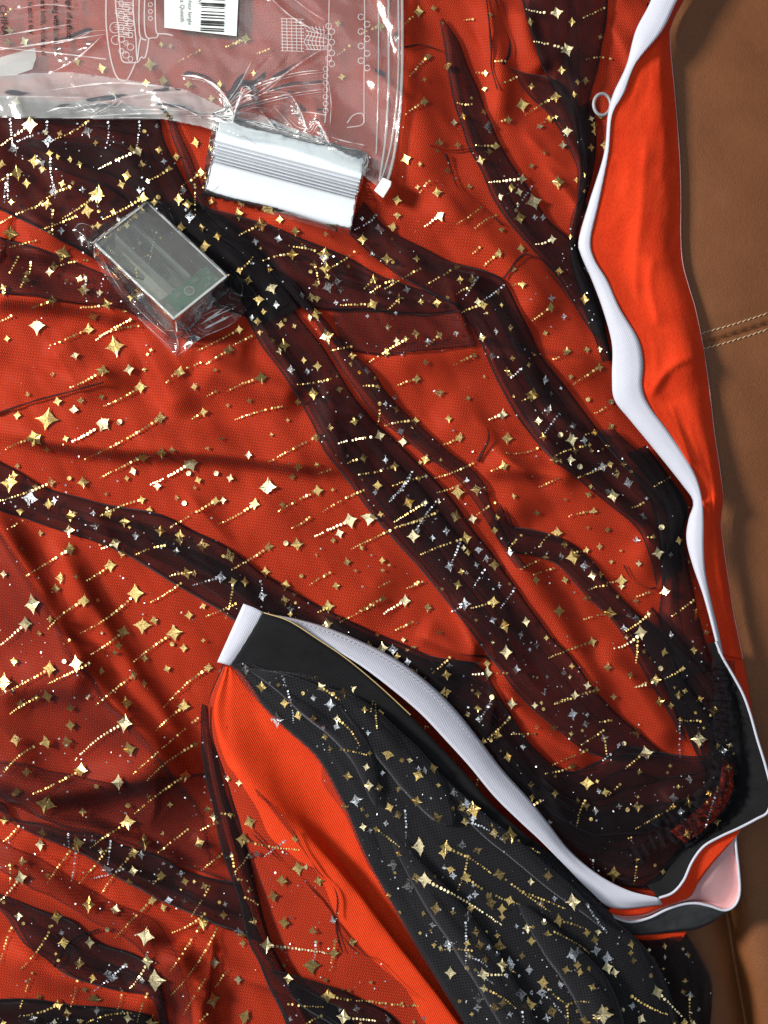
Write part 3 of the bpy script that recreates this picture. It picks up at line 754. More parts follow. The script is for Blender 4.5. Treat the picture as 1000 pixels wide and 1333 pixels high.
# ------------------------------------------------------------------ the turned back front of the skirt
C0 = [(291, 868, 40), (270, 925, 36), (273, 1000, 34), (298, 1100, 32), (328, 1190, 32), (364, 1270, 32), (430, 1400, 32)]
C1 = [(296, 868, 56), (286, 930, 64), (310, 990, 70), (362, 1060, 74), (438, 1135, 74), (500, 1215, 74), (560, 1290, 74), (640, 1400, 74)]
C1 = [(p[0], p[1], p[2]) for p in C1]
C0m = [(293, 868, 50), (277, 926, 54), (290, 995, 58), (322, 1085, 60), (372, 1165, 60), (425, 1245, 60), (470, 1310, 58), (530, 1400, 58)]
C2 = [(302, 870, 54), (326, 925, 54), (372, 990, 48), (424, 1080, 42), (470, 1155, 40), (528, 1240, 40), (578, 1310, 40), (650, 1400, 40)]
C3 = [(310, 872, 54), (386, 935, 56), (446, 990, 54), (486, 1060, 52), (526, 1150, 50), (572, 1225, 50), (630, 1310, 50), (700, 1400, 50)]
loft("satin_flap", [C0, C0m, C1, C2, C3], 190, 60, M_SATIN, skirt, wr=1.8, wr_len=110, wr_w=38, seed=8)
# black lining and the heaped net on top of it
E0 = [(302, 866, 60), (330, 904, 63), (368, 944, 65), (414, 986, 66), (446, 1042, 66), (480, 1120, 66), (526, 1202, 66), (574, 1280, 66), (650, 1400, 66)]
E1 = [(320, 862, 62), (375, 900, 66), (430, 950, 68), (486, 1010, 70), (540, 1080, 72), (590, 1150, 74), (640, 1220, 76), (690, 1290, 76), (760, 1400, 76)]
E2 = [(335, 868, 64), (420, 892, 68), (490, 950, 68), (560, 1020, 68), (630, 1085, 68), (700, 1140, 66), (770, 1190, 60), (830, 1250, 54), (870, 1400, 50)]
E3 = [(350, 872, 62), (464, 882, 60), (534, 942, 56), (599, 1007, 52), (664, 1072, 48), (744, 1132, 40), (806, 1204, 30), (858, 1262, 22), (905, 1400, 14)]
def lift(c, d): return [(x, y, z + d) for x, y, z in c]
loft("black_lining", [lift(E0, -9), lift(E1, -4), lift(E2, -3), lift(E3, -4)], 110, 30, M_BLACKL, skirt, wr=1.5, wr_len=160, wr_w=22, seed=21)
for k, (d, m, sd) in enumerate(((0, M_HEAP[0], 31), (6, M_HEAP[1], 32))):
    sh = k * 3
    NETS.append(loft("tulle_flap", [[(x - 3 + sh, y - sh * .3, z + d * .5) for x, y, z in E0], lift(E1, d), lift(E2, d), [(x + 4 - sh, y + 2, z + d * .5) for x, y, z in E3]], 150, 54, m, skirt, wr=2.4, wr_len=120, wr_w=13, seed=sd))
# scalloped net spilling past the flap's left side onto the red
NETS.append(loft("tulle_flap_edge", [[(380, 935, 66), (420, 965, 68), (452, 1010, 69), (480, 1060, 70), (500, 1120, 70), (540, 1190, 70)], [(355, 925, 64), (392, 955, 64), (418, 990, 62), (420, 1020, 62), (448, 1060, 62), (480, 1130, 64)]], 60, 10, M_FOLD[2], skirt, wr=1.0, seed=41))
# pleats in the heaped net
def flapfold(A, B, mat, z, seed, bulge=6):
    o = fold(A, B, mat, lift=2, bulge=bulge, seed=seed, nv=11, base=z, taper=True, roll=False)
    return o
flapfold([(330, 866), (380, 876), (430, 900), (470, 940), (490, 980), (505, 1040)], [(312, 872), (360, 905), (405, 940), (445, 975), (462, 1010), (480, 1060)], M_HEAP[1], 82, 51)
flapfold([(420, 888), (470, 905), (520, 950), (570, 1000), (620, 1060)], [(400, 892), (440, 925), (482, 975), (520, 1030), (560, 1090)], M_HEAP[1], 82, 52)
flapfold([(560, 985), (620, 1046), (680, 1100), (745, 1150), (800, 1200)], [(545, 1000), (600, 1062), (664, 1118), (724, 1168), (780, 1218)], M_HEAP[1], 76, 53, 4)
flapfold([(520, 1080), (590, 1160), (650, 1240), (700, 1320), (730, 1400)], [(495, 1090), (545, 1170), (600, 1250), (640, 1330), (660, 1400)], M_HEAP[1], 92, 54, 8)
flapfold([(690, 1170), (750, 1230), (800, 1290), (840, 1400)], [(660, 1180), (705, 1240), (745, 1300), (780, 1400)], M_HEAP[1], 84, 55, 8)
# net over the red flap's left face, and the dark pleat down its side
NETS.append(loft("tulle_flap_side", [lift(C0, 4), lift(C0m, 5), [(296, 980, 68), (330, 1030, 72), (368, 1062, 76), (392, 1100, 74), (420, 1150, 73), (440, 1195, 72), (480, 1245, 72), (540, 1300, 72), (600, 1400, 72)]], 110, 22, M_TULLE, skirt, wr=1.2, wr_len=60, wr_w=12, seed=61))
def flapbase(A, B, mat, z, seed, **k): return fold(A, B, mat, lift=2, seed=seed, base=z, **k)
flapbase([(270, 920), (275, 960), (300, 1010), (318, 1090), (338, 1165), (354, 1228), (384, 1278), (450, 1322), (520, 1400)],
         [(263, 915), (262, 980), (274, 1040), (290, 1110), (308, 1160), (320, 1220), (340, 1262), (375, 1340), (400, 1400)], M_DENSE, 52, 62, nv=11, bulge=8)
flapbase([(352, 1262), (420, 1280), (470, 1300), (520, 1330), (560, 1400)], [(380, 1300), (420, 1330), (450, 1350), (470, 1380), (480, 1400)], M_FOLD[1], 66, 63, nv=9)
for i, (pts, z) in enumerate((([(322, 1078), (360, 1115), (400, 1150), (434, 1192), (440, 1215), (446, 1240)], 70), ([(432, 1200), (462, 1236), (492, 1252), (520, 1280), (545, 1300)], 76), ([(380, 1080), (410, 1130), (436, 1160), (440, 1195)], 78))):
    flapbase([(x - 1.2, y - 1) for x, y in pts], [(x + 1.2, y + 1) for x, y in pts], M_PINCH, z, 70 + i, nv=5, bulge=3, name="tulle_crease", ragged=1.2, step=4)
# ruffle hanging below the pocket: red scrap and net
loft("red_scrap", [[(818, 1212, 16), (850, 1214, 16), (895, 1210, 14)], [(830, 1226, 12), (858, 1234, 12), (888, 1224, 10)]], 30, 8, M_SATIN, skirt, wr=1.5, wr_len=30, wr_w=9, seed=5)
for k, m in enumerate((M_DENSE, M_FOLD[1], M_FOLD[0])):
    NETS.append(loft("tulle_hem", [[(790, 1210, 24), (820, 1225, 22), (840, 1260, 20), (850, 1400, 18)], [(840, 1224, 22), (868, 1242, 22), (890, 1290, 22), (900, 1400, 20)], [(893 + k, 1216, 8), (912 + 2 * k, 1250, 6), (926 + k, 1290, 4), (920 - k, 1400, 2)]], 60, 24, m, skirt, wr=3.0, wr_len=60, wr_w=11, seed=80 + k))
# small white ring hooked at the waistband
q = [(784 + 11 * math.cos(a), 136 + 14 * math.sin(a), 33 - 4 * math.cos(a)) for a in np.linspace(0, 2 * math.pi, 40, endpoint=False)]
V, F = tube_mesh([P(*p) for p in q], 2.1 * S, 10, True)
keep(mesh_obj("hook_ring", V, F, plain_mat("grey_white_plastic", (0.33, 0.33, 0.34), 0.4)), skirt)

# ------------------------------------------------------------------ ray helpers
bpy.context.view_layer.update()
def bvh_of(objs):
    V, F, own = [], [], []
    for k, o in enumerate(objs):
        me = o.data; off = len(V)
        mw = o.matrix_world
        V += [mw @ v.co for v in me.vertices]
        for p in me.polygons:
            F.append([off + i for i in p.vertices]); own.append(k)
    return BVHTree.FromPolygons(V, F), own
CAMV = Vector((0, 0, HC * S))
def cast(bvh, px, py):
    d = (Vector(P(px, py, 0)) - CAMV).normalized()
    return bvh.ray_cast(CAMV, d)

def drape_film(name, poly, bvhs, mat, root, step=3.0, gap=2.0, smooth=6, creases=(), noise_amp=1.2, nl=(40, 14), nang=20, seed=0, edge_drop=None):
    pa = np.array(poly)
    gx = np.arange(pa[:, 0].min() - step, pa[:, 0].max() + 2 * step, step); gy = np.arange(pa[:, 1].min() - step, pa[:, 1].max() + 2 * step, step)
    X, Y = np.meshgrid(gx, gy, indexing='ij')
    z0 = lookup(TZ, X, Y)
    for b in bvhs:
        for i in range(len(gx)):
            for j in range(len(gy)):
                h = cast(b, X[i, j], Y[i, j])
                if h[0] is not None: z0[i, j] = max(z0[i, j], h[0].z / S)
    z0 = z0 + gap
    z = z0.copy()
    for _ in range(smooth):
        p = np.pad(z, 1, mode='edge')
        z = np.maximum((p[:-2, 1:-1] + p[2:, 1:-1] + p[1:-1, :-2] + p[1:-1, 2:] + 4 * z) / 8, z0)
    z = z + noise_amp * (1 + anis(X, Y, nang, nl[0], nl[1], seed)) + 0.5 * noise_amp * (1 + anis(X, Y, nang + 60, nl[0] * .5, nl[1] * .6, seed + 3))
    for pts, a, wl, wr in creases:
        z = z + ridge(X, Y, pts, a, wl, wr, sharp=True, taper=0.12)
    f = grid_faces(len(gx), len(gy), flip=True)
    # the outline: pull border vertices of the kept faces onto the polygon
    cx = X.ravel()[f].mean(1); cy = Y.ravel()[f].mean(1)
    f = f[inside(cx, cy, poly)]
    used = np.unique(f)
    cnt = np.bincount(f.ravel(), minlength=X.size)
    xr, yr = X.ravel().copy(), Y.ravel().copy()
    pr = np.vstack([pa, pa[:1]])
    for k in used:
        if cnt[k] < 4:
            best = (1e9, 0, 0)
            for i in range(len(pr) - 1):
                a, b = pr[i], pr[i + 1]; d = b - a
                t = np.clip(((xr[k] - a[0]) * d[0] + (yr[k] - a[1]) * d[1]) / (d @ d + 1e-9), 0, 1)
                qx, qy = a + t * d; ds = math.hypot(xr[k] - qx, yr[k] - qy)
                if ds < best[0]: best = (ds, qx, qy)
            if best[0] < step * 1.6: xr[k], yr[k] = best[1], best[2]
    remap = -np.ones(X.size, int); remap[used] = np.arange(len(used))
    v = PA(xr, yr, z.ravel())[used]
    return keep(mesh_obj(name, v, remap[f], mat), root)

# ------------------------------------------------------------------ folded leaflet
M_PAPER = plain_mat("white_paper", (0.76, 0.79, 0.85), 0.55, spec=0.3, bump=0.08, bscale=500, var=0.03)
QTL, QTR, QBR, QBL = map(np.array, ((286.0, 150.0), (476.0, 200.0), (456.0, 302.0), (266.0, 252.0)))
PZ = 33.0
leaf = empty("folded_leaflet", P(370, 245, PZ - 8), "white paper leaflet folded in narrow layers, at the zip bag's lower edge", "leaflet")
def lq(u, v):
    a = QTL * (1 - u) + QTR * u; b = QBL * (1 - u) + QBR * u
    return a * (1 - v) + b * v
edges = [0.02, 0.34, 0.385, 0.43, 0.465, 0.505, 0.545, 0.58, 1.0]
for k in range(8):
    v0, v1 = edges[k], edges[k + 1]
    nu, nv = 14, 17
    R = np.zeros((nu, nv, 3)); g = 0.0045
    for i, u in enumerate(np.linspace(0, 1, nu)):
        for j, t in enumerate(np.linspace(0, 1, nv)):
            s = 0.5 - 0.5 * math.cos(math.pi * t)
            vv = v0 + g + (v1 - v0 - 2 * g) * s
            d = min(s, 1 - s) * (v1 - v0) / 0.02
            x, y = lq(u, vv)
            if k == 7: x, y = lq(u, vv + 0.012 * math.sin(u * 9) * (s > .9))
            zz = PZ + 5 * (k / 7.0) + (3.5 * math.sin(math.pi * s) if k == 7 else 0) - 9 * math.exp(-d * d * 6) + 0.8 * math.sin(u * 4 + k)
            if k == 7: zz -= 16 * max(0, (s - 0.86) / 0.14) ** 2
            R[i, j] = (x, y, zz)
    o = keep(mesh_obj("folded_panel", PA(R[..., 0], R[..., 1], R[..., 2]).reshape(-1, 3), grid_faces(nu, nv), M_PAPER), leaf)
# bottom sheet and end walls close the folds; grey paints shade in the gaps
corn = [lq(0.004, 0.03), lq(0.996, 0.03), lq(0.996, 0.985), lq(0.004, 0.985)]
V = [P(c[0], c[1], PZ - 7) for c in corn] + [P(c[0], c[1], PZ - 16) for c in corn]
keep(mesh_obj("back_panel", V, [(3, 2, 1, 0), (4, 5, 6, 7), (0, 1, 5, 4), (1, 2, 6, 5), (2, 3, 7, 6), (3, 0, 4, 7)], plain_mat("paper_back_gap_shade", (0.45, 0.46, 0.48), 0.6), smooth=False), leaf)
bpy.context.view_layer.update()
BV_LEAF, _ = bvh_of([c for c in leaf.children])

M_FILM = film_mat("clear_sleeve_film", 0.05, 1.0, 0.10, bump=0.25, bscale=160)
sl_root = empty("clear_sleeve", P(370, 245, PZ), "clear crinkled plastic sleeve around the white folded leaflet", "plastic sleeve")
drape_film("sleeve_film", [(281, 148), (380, 174), (479, 200), (476, 226), (466, 262), (459, 308), (440, 303), (360, 281), (300, 264), (262, 255), (266, 225), (273, 185)], [BV_LEAF], M_FILM, sl_root, step=3, gap=1.5, smooth=16,
    creases=[([(270, 245), (276, 225), (282, 200)], 3, 3, 3), ([(440, 300), (452, 280), (462, 250)], 3, 4, 4), ([(450, 300), (438, 280), (455, 262)], 2.5, 3, 3), ([(264, 250), (275, 240), (280, 232)], 3, 3, 2)], noise_amp=0.7, nl=(60, 12), nang=15, seed=4)

# ------------------------------------------------------------------ battery case
BC = Vector(P(210, 350, 34)) 
ez = Vector((0.10, 0.36, 0.93)).normalized()
eu = Vector((0.68, -0.735, 0.0)); eu = (eu - ez * eu.dot(ez)).normalized()
ew = ez.cross(eu)
BL, BW, BH = 148.0, 90.0, 40.0
case = empty("battery_case", BC, "clear plastic battery case with a green circuit board, in a crinkled pouch", "battery case")
def bl(u, w, h): return BC + (eu * u + ew * w + ez * h) * S
def bbox(name, u0, u1, w0, w1, h0, h1, mat, parent, ch=0.0):
    """box with chamfered edges in the case's own axes"""
    import bmesh
    bm = bmesh.new()
    vs = [bm.verts.new(bl(u, w, h)) for u in (u0, u1) for w in (w0, w1) for h in (h0, h1)]
    for f in ((0, 1, 3, 2), (4, 6, 7, 5), (0, 4, 5, 1), (2, 3, 7, 6), (0, 2, 6, 4), (1, 5, 7, 3)):
        bm.faces.new([vs[i] for i in f])
    bmesh.ops.recalc_face_normals(bm, faces=bm.faces)
    if ch: bmesh.ops.bevel(bm, geom=bm.edges[:], offset=ch * S, segments=2, affect='EDGES', profile=0.6)
    me = bpy.data.meshes.new(name); bm.to_mesh(me); bm.free()
    me.materials.append(mat)
    o = bpy.data.objects.new(name, me); COL.objects.link(o)
    keep(o, case)
    return o
M_CASE = film_mat("clear_case_plastic", 0.11, 0.9, 0.09, tint=(0.90, 0.91, 0.88), bump=0.05, bscale=60)
M_CASEIN = plain_mat("smoky_case_plastic", (0.86, 0.84, 0.76), 0.35, alpha=0.92, var=0.2)
M_EDGE = film_mat("thick_case_edge", 0.75, 2.0, 0.12, tint=(0.9, 0.92, 0.9))
M_METAL = plain_mat("nickel_contact", (0.6, 0.58, 0.5), 0.3, metal=1.0)
hu, hw = BL / 2, BW / 2
V = [bl(u, w, h) for h in (-BH / 2, BH / 2 - 5) for u, w in ((-hu, -hw), (hu, -hw), (hu, hw), (-hu, hw))]
keep(mesh_obj("case_body", V, [(0, 1, 5, 4), (1, 2, 6, 5), (2, 3, 7, 6), (3, 0, 4, 7), (3, 2, 1, 0)], M_CASE, smooth=False), case)
lid = bbox("case_lid", -hu - 1.5, hu + 1.5, -hw - 1.5, hw + 1.5, BH / 2 - 4.5, BH / 2 + 2, M_CASE, case, 2.0)
for w0, w1, n in ((-hw - 1.6, -hw + 1.8, 0), (hw - 1.8, hw + 1.6, 1)):
    bbox("lid_rim", -hu - 1, hu + 1, w0, w1, BH / 2 + 2.2, BH / 2 + 3.8, M_EDGE, case, 0.6)
for u0 in (-hu - 1.2, hu - 2.0):
    bbox("lid_rim", u0, u0 + 3.2, -hw + 2.2, hw - 2.2, BH / 2 + 2.2, BH / 2 + 3.8, M_EDGE, case, 0.6)
bbox("case_floor", -hu + 4, hu - 4, -hw + 4, hw - 4, -BH / 2 + 3, -BH / 2 + 5, M_CASEIN, case)
for w in (-14.5, 14.5):
    bbox("divider", -hu + 5, hu - 36, w - 2.6, w + 2.6, -BH / 2 + 5.5, BH / 2 - 9, M_EDGE, case, 0.5)
# half round battery cradles
for w in (-28.5, 0, 28.5):
    V, F = [], []
    n = 10
    for i in range(n + 1):
        a = math.pi * i / n
        for u in (-hu + 8, hu - 38):
            V.append(bl(u, w - 11 * math.cos(a), -BH / 2 + 17 - 10 * math.sin(a)))
    for i in range(n): F.append((2 * i, 2 * i + 1, 2 * i + 3, 2 * i + 2))
    keep(mesh_obj("battery_cradle", V, F, M_CASEIN), case)
    # spring at one end, flat contact at the other
    pts = [bl(-hu + 7 + t * 1.5, w + 6 * math.cos(t * 3.4) * (1 - t * 0.05), 0 + 6 * math.sin(t * 3.4) * (1 - t * .05)) for t in np.linspace(0, 9, 90)]
    V, F = tube_mesh(pts, 0.7 * S, 6)
    keep(mesh_obj("contact_spring", V, F, M_METAL), case)
    bbox("contact_plate", hu - 37, hu - 35.8, w - 7, w + 7, -9, 8, M_METAL, case)
pcb = bbox("circuit_board", hu - 34, hu - 6, -30, 40, 9, 11.5, plain_mat("green_circuit_board", (0.015, 0.26, 0.12), 0.4, bump=0.2, bscale=300, var=0.5), case)
for u, w, su, sw in ((-29, 12, 5, 8), (-20, 28, 6, 5), (-14, 18, 4, 9), (-26, 33, 4, 4), (-12, 33, 3, 5), (-28, -18, 5, 7)):
    bbox("chip", hu + u, hu + u + su, w, w + sw, 11.7, 14, plain_mat("chip_green", (0.30, 0.40, 0.33), 0.35), case, 0.4)
def disc(u, w, r0, h0, h1, mat, name):
    V, F = [], []; n = 24
    for h in (h0, h1):
        for i in range(n):
            a = 2 * math.pi * i / n; V.append(bl(u + r0 * math.cos(a), w + r0 * math.sin(a), h))
    V.append(bl(u, w, h1))
    for i in range(n):
        j = (i + 1) % n; F.append((i, j, n + j, n + i)); F.append((n + i, n + j, 2 * n))
    return keep(mesh_obj(name, V, F, mat), case)
disc(hu - 20, -1, 5.0, 11.6, 14.5, plain_mat("grey_button", (0.30, 0.33, 0.32), 0.3), "push_button")
V, F = tube_mesh([bl(hu - 20 + 6 * math.cos(a), -1 + 6 * math.sin(a), 14.6) for a in np.linspace(0, 2 * math.pi, 28, endpoint=False)], 1.1 * S, 8, True)
keep(mesh_obj("button_ring", V, F, plain_mat("white_ring_plastic", (0.62, 0.66, 0.66), 0.3)), case)
bpy.context.view_layer.update()
BV_BOX, _ = bvh_of([o for o in case.children if o.name.startswith(("case_body", "case_lid", "lid_rim"))])
pouch = empty("clear_pouch", P(215, 360, 12), "clear crinkled plastic pouch wrapped around the battery case", "plastic pouch")
M_POUCH = film_mat("clear_pouch_film", 0.045, 0.9, 0.10, bump=0.35, bscale=140)
drape_film("pouch_film", [(94, 300), (100, 290), (118, 294), (150, 288), (196, 254), (214, 264), (236, 284), (270, 318), (304, 352), (330, 374), (336, 386), (322, 400), (304, 420), (262, 440), (240, 458), (229, 465), (216, 452), (190, 425), (158, 388), (132, 352), (118, 326), (104, 318)], [BV_BOX], M_POUCH, pouch, step=2.5, gap=1.8, smooth=10,
    creases=[([(225, 425), (232, 450), (228, 462)], 6, 3, 3), ([(240, 420), (250, 445), (244, 455)], 5, 3, 2), ([(262, 410), (285, 418), (300, 412)], 7, 5, 3), ([(275, 395), (300, 400), (318, 395)], 6, 4, 3), ([(300, 380), (320, 385), (332, 384)], 5, 4, 3), ([(255, 425), (270, 430), (285, 420)], 5, 3, 3), ([(122, 318), (124, 340), (132, 358)], 5, 3, 2), ([(128, 320), (140, 350), (160, 380)], 4, 4, 3), ([(170, 390), (200, 420), (222, 440)], 4, 5, 3), ([(98, 296), (108, 306), (116, 318)], 4, 3, 3), ([(110, 292), (112, 310), (106, 316)], 4, 2, 3), ([(200, 260), (214, 272), (226, 290)], 4, 3, 3), ([(150, 292), (180, 272), (198, 258)], 3, 3, 3), ([(306, 356), (316, 372), (312, 392)], 4, 3, 3)], noise_amp=1.3, nl=(22, 9), nang=40, seed=7)

# ------------------------------------------------------------------ zip bag
bag = empty("zip_bag", P(260, 80, 24), "milky clear zip bag with black warning text and a white barcode sticker", "zip bag")
M_BAG = film_mat("milky_bag_film", 0.095, 1.0, 0.15, tint=(0.95, 0.97, 0.97), bump=0.22, bscale=70)
M_BAG2 = film_mat("milky_bag_film_back", 0.06, 1.0, 0.14, tint=(0.96, 0.98, 0.98))
BAGP = [(-60, -60), (524, -60), (526, 40), (525, 110), (520, 170), (513, 215), (504, 247), (492, 244), (470, 226), (448, 216), (400, 200), (352, 184), (300, 176), (262, 165), (215, 156), (180, 152), (120, 155), (60, 156), (-60, 150)]
_cr = random.Random(31)
def fan(cx, cy, n, a0, a1, l0, l1, h):
    o = []
    for _ in range(n):
        a = math.radians(_cr.uniform(a0, a1)); L = _cr.uniform(l0, l1); s = _cr.uniform(4, 30); bw = _cr.uniform(-6, 6)
        p = [(cx + math.cos(a) * s, cy + math.sin(a) * s), (cx + math.cos(a) * (s + L / 2) - math.sin(a) * bw, cy + math.sin(a) * (s + L / 2) + math.cos(a) * bw), (cx + math.cos(a) * (s + L), cy + math.sin(a) * (s + L))]
        o.append((p, _cr.uniform(0.5, 1) * h, 3, 3))
    return o
FANS = fan(285, 150, 8, -60, 20, 60, 140, 5) + fan(270, 146, 7, 172, 200, 60, 180, 4) + fan(60, 60, 6, -20, 30, 50, 120, 4) + fan(430, 180, 5, 200, 330, 30, 70, 4)
CRE = [([(268, 160), (330, 124), (400, 76), (428, 60)], 7, 4, 3), ([(290, 140), (330, 112), (380, 96), (428, 90)], 6, 4, 3), ([(300, 142), (360, 116), (428, 108)], 6, 3, 3), ([(286, 146), (370, 124), (428, 115)], 6, 4, 3),
       ([(236, 98), (264, 103), (286, 118), (300, 138), (304, 162)], 10, 5, 3), ([(300, 160), (310, 132), (318, 112), (336, 124)], 8, 4, 3), ([(330, 124), (370, 120), (384, 132), (392, 150), (402, 172), (412, 160), (420, 168), (432, 190), (452, 204), (482, 216)], 9, 4, 3),
       ([(338, 142), (352, 160), (372, 182)], 5, 3, 3), ([(356, 138), (372, 156), (392, 178)], 5, 3, 2), ([(60, 142), (110, 138), (180, 124), (262, 118)], 6, 6, 5), ([(-20, 126), (60, 126), (120, 128)], 4, 6, 6), ([(345, -10), (380, 22), (428, 50)], 5, 3, 3), ([(372, -10), (400, 12), (428, 30)], 4, 3, 3),
       ([(-20, 50), (40, 40), (100, 30)], 4, 6, 5), ([(-10, 66), (60, 56), (140, 44)], 4, 5, 4), ([(20, 12), (60, 6), (105, 10)], 4, 5, 4), ([(230, 150), (300, 152), (360, 166), (440, 190)], 6, 5, 4), ([(60, 98), (100, 76), (140, 40)], 5, 5, 6), ([(268, 158), (310, 176), (352, 200)], 5, 3, 3), ([(140, 118), (170, 140), (190, 150)], 4, 3, 3), ([(120, 150), (150, 132), (142, 112)], 3, 3, 3), ([(100, 134), (118, 146), (132, 138)], 4, 3, 3), ([(200, 128), (240, 142), (270, 158)], 5, 4, 3), ([(430, 178), (450, 184), (480, 190)], 4, 3, 3), ([(60, 118), (150, 108), (240, 116)], 4, 8, 5)] + FANS
drape_film("bag_film", [(x * 0.996, y * 0.99) for x, y in BAGP], [BV_LEAF], M_BAG2, bag, step=5, gap=4, smooth=6, noise_amp=0.6, nl=(120, 40), seed=2)
front = drape_film("bag_film", BAGP, [BV_LEAF], M_BAG, bag, step=3, gap=8, smooth=14, creases=CRE, noise_amp=1.6, nl=(110, 24), nang=-8, seed=9)
# turned up bottom of the bag: one more layer of film
M_BAG3 = film_mat("milky_bag_film_doubled", 0.30, 1.1, 0.14, tint=(0.93, 0.96, 0.97), bump=0.3, bscale=110)
drape_film("bag_bottom_fold", [(-60, 104), (40, 96), (90, 94), (150, 102), (200, 110), (245, 118), (290, 140), (340, 150), (430, 186), (484, 222), (470, 225), (400, 200), (352, 184), (300, 176), (262, 165), (215, 156), (120, 155), (-60, 150)], [BV_LEAF], M_BAG3, bag, step=3, gap=15, smooth=8, creases=CRE[4:12] + FANS[:24], noise_amp=1.4, nl=(70, 12), nang=8, seed=5)
bpy.context.view_layer.update()
BV_BAG, _ = bvh_of([front])

def on_bag(px, py, d=1.2):
    h = cast(BV_BAG, px, py)
    z = h[0].z / S if h[0] is not None else 34.0
    return z + d

M_PRINT = plain_mat("white_bag_print", (0.80, 0.82, 0.82), 0.5, alpha=0.42)
M_INK = plain_mat("black_bag_print", (0.012, 0.012, 0.012), 0.5)
def print_lines(name, lines, w, mat=M_PRINT, d=1.2):
    V, F = [], []
    for ln in lines:
        ln = np.array(ln, float)
        n = max(2, int(np.sum(np.hypot(*np.diff(ln.T))) / 3))
        q = resample(ln, n) if len(ln) > 2 else resample(ln, max(2, n))
        t = np.gradient(q, axis=0); t /= np.linalg.norm(t, axis=1)[:, None] + 1e-9
        o0 = len(V)
        for (x, y), (tx, ty) in zip(q, t):
            z = on_bag(x, y, d)
            V.append(P(x - ty * w / 2, y + tx * w / 2, z)); V.append(P(x + ty * w / 2, y - tx * w / 2, z))
        for i in range(len(q) - 1):
            F.append((o0 + 2 * i, o0 + 2 * i + 1, o0 + 2 * i + 3, o0 + 2 * i + 2))
    return keep(mesh_obj(name, V, F, mat, smooth=False), bag)
circ = lambda cx, cy, r, a0=0, a1=360, n=12, sy=1.0: [(cx + r * math.cos(math.radians(a)), cy + r * sy * math.sin(math.radians(a))) for a in np.linspace(a0, a1, n)]
M_CREASELIGHT = plain_mat("whitened_crease_highlight", (0.88, 0.9, 0.9), 0.25, alpha=0.42)  # whitened film and crease highlights, both put in by colour
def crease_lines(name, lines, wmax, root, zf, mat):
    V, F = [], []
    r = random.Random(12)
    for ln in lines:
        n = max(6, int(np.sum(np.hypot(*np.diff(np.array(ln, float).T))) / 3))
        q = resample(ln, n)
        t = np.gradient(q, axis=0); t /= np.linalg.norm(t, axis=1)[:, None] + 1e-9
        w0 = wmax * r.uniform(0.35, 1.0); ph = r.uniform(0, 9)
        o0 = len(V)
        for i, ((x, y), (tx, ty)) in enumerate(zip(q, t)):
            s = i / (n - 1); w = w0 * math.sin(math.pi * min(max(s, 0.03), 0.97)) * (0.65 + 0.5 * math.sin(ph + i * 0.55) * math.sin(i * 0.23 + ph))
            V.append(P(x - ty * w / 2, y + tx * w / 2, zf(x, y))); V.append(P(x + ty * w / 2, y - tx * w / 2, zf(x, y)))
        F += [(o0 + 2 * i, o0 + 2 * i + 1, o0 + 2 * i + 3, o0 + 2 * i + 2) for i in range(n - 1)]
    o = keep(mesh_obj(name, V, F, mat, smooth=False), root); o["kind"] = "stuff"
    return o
crease_lines("film_crease_highlights", [x[0] for x in CRE[:-len(FANS)]] + [x[0] for x in FANS[::3]] + [[(x + 2, y + 3) for x, y in CRE[k][0]] for k in (4, 5, 6, 1, 3, 16)] + [[(100, 141), (112, 136), (122, 143), (134, 134), (150, 139), (160, 131), (175, 133)], [(96, 147), (118, 142), (126, 148), (142, 143)], [(250, 104), (262, 101), (276, 110), (290, 112)], [(300, 132), (312, 120), (324, 128), (340, 130)], [(308, 150), (330, 140), (350, 142)], [(-10, 152), (60, 153), (130, 153), (210, 154), (262, 163), (330, 180)], [(400, 168), (408, 158), (418, 166), (428, 186), (446, 198), (470, 208)], [(330, 160), (350, 172), (368, 190)], [(410, 178), (440, 190), (470, 196)]], 3.0, bag, lambda x, y: on_bag(x, y, 3.5), M_CREASELIGHT)  # pale strips: film whitening plus highlights painted along the bag's creases
crease_lines("film_glints", [[(238, 98), (252, 99), (266, 103), (280, 111), (292, 122)], [(302, 160), (306, 144), (312, 128), (318, 116)], [(312, 130), (322, 124), (336, 126)], [(392, 146), (400, 168), (408, 160)], [(286, 152), (300, 148), (320, 146)], [(270, 154), (284, 156), (300, 162)], [(60, 146), (80, 140), (100, 141)]], 6.0, bag, lambda x, y: on_bag(x, y, 4.5), plain_mat("painted_film_glint", (0.92, 0.94, 0.94), 0.2, alpha=0.8))  # near-white strips paint the glints on the crumpled bag
bpy.context.view_layer.update()
BV_POUCH, _ = bvh_of(list(pouch.children))
def on_pouch(x, y, d=0.8):
    h = cast(BV_POUCH, x, y)
    return (h[0].z / S if h[0] is not None else 20.0) + d
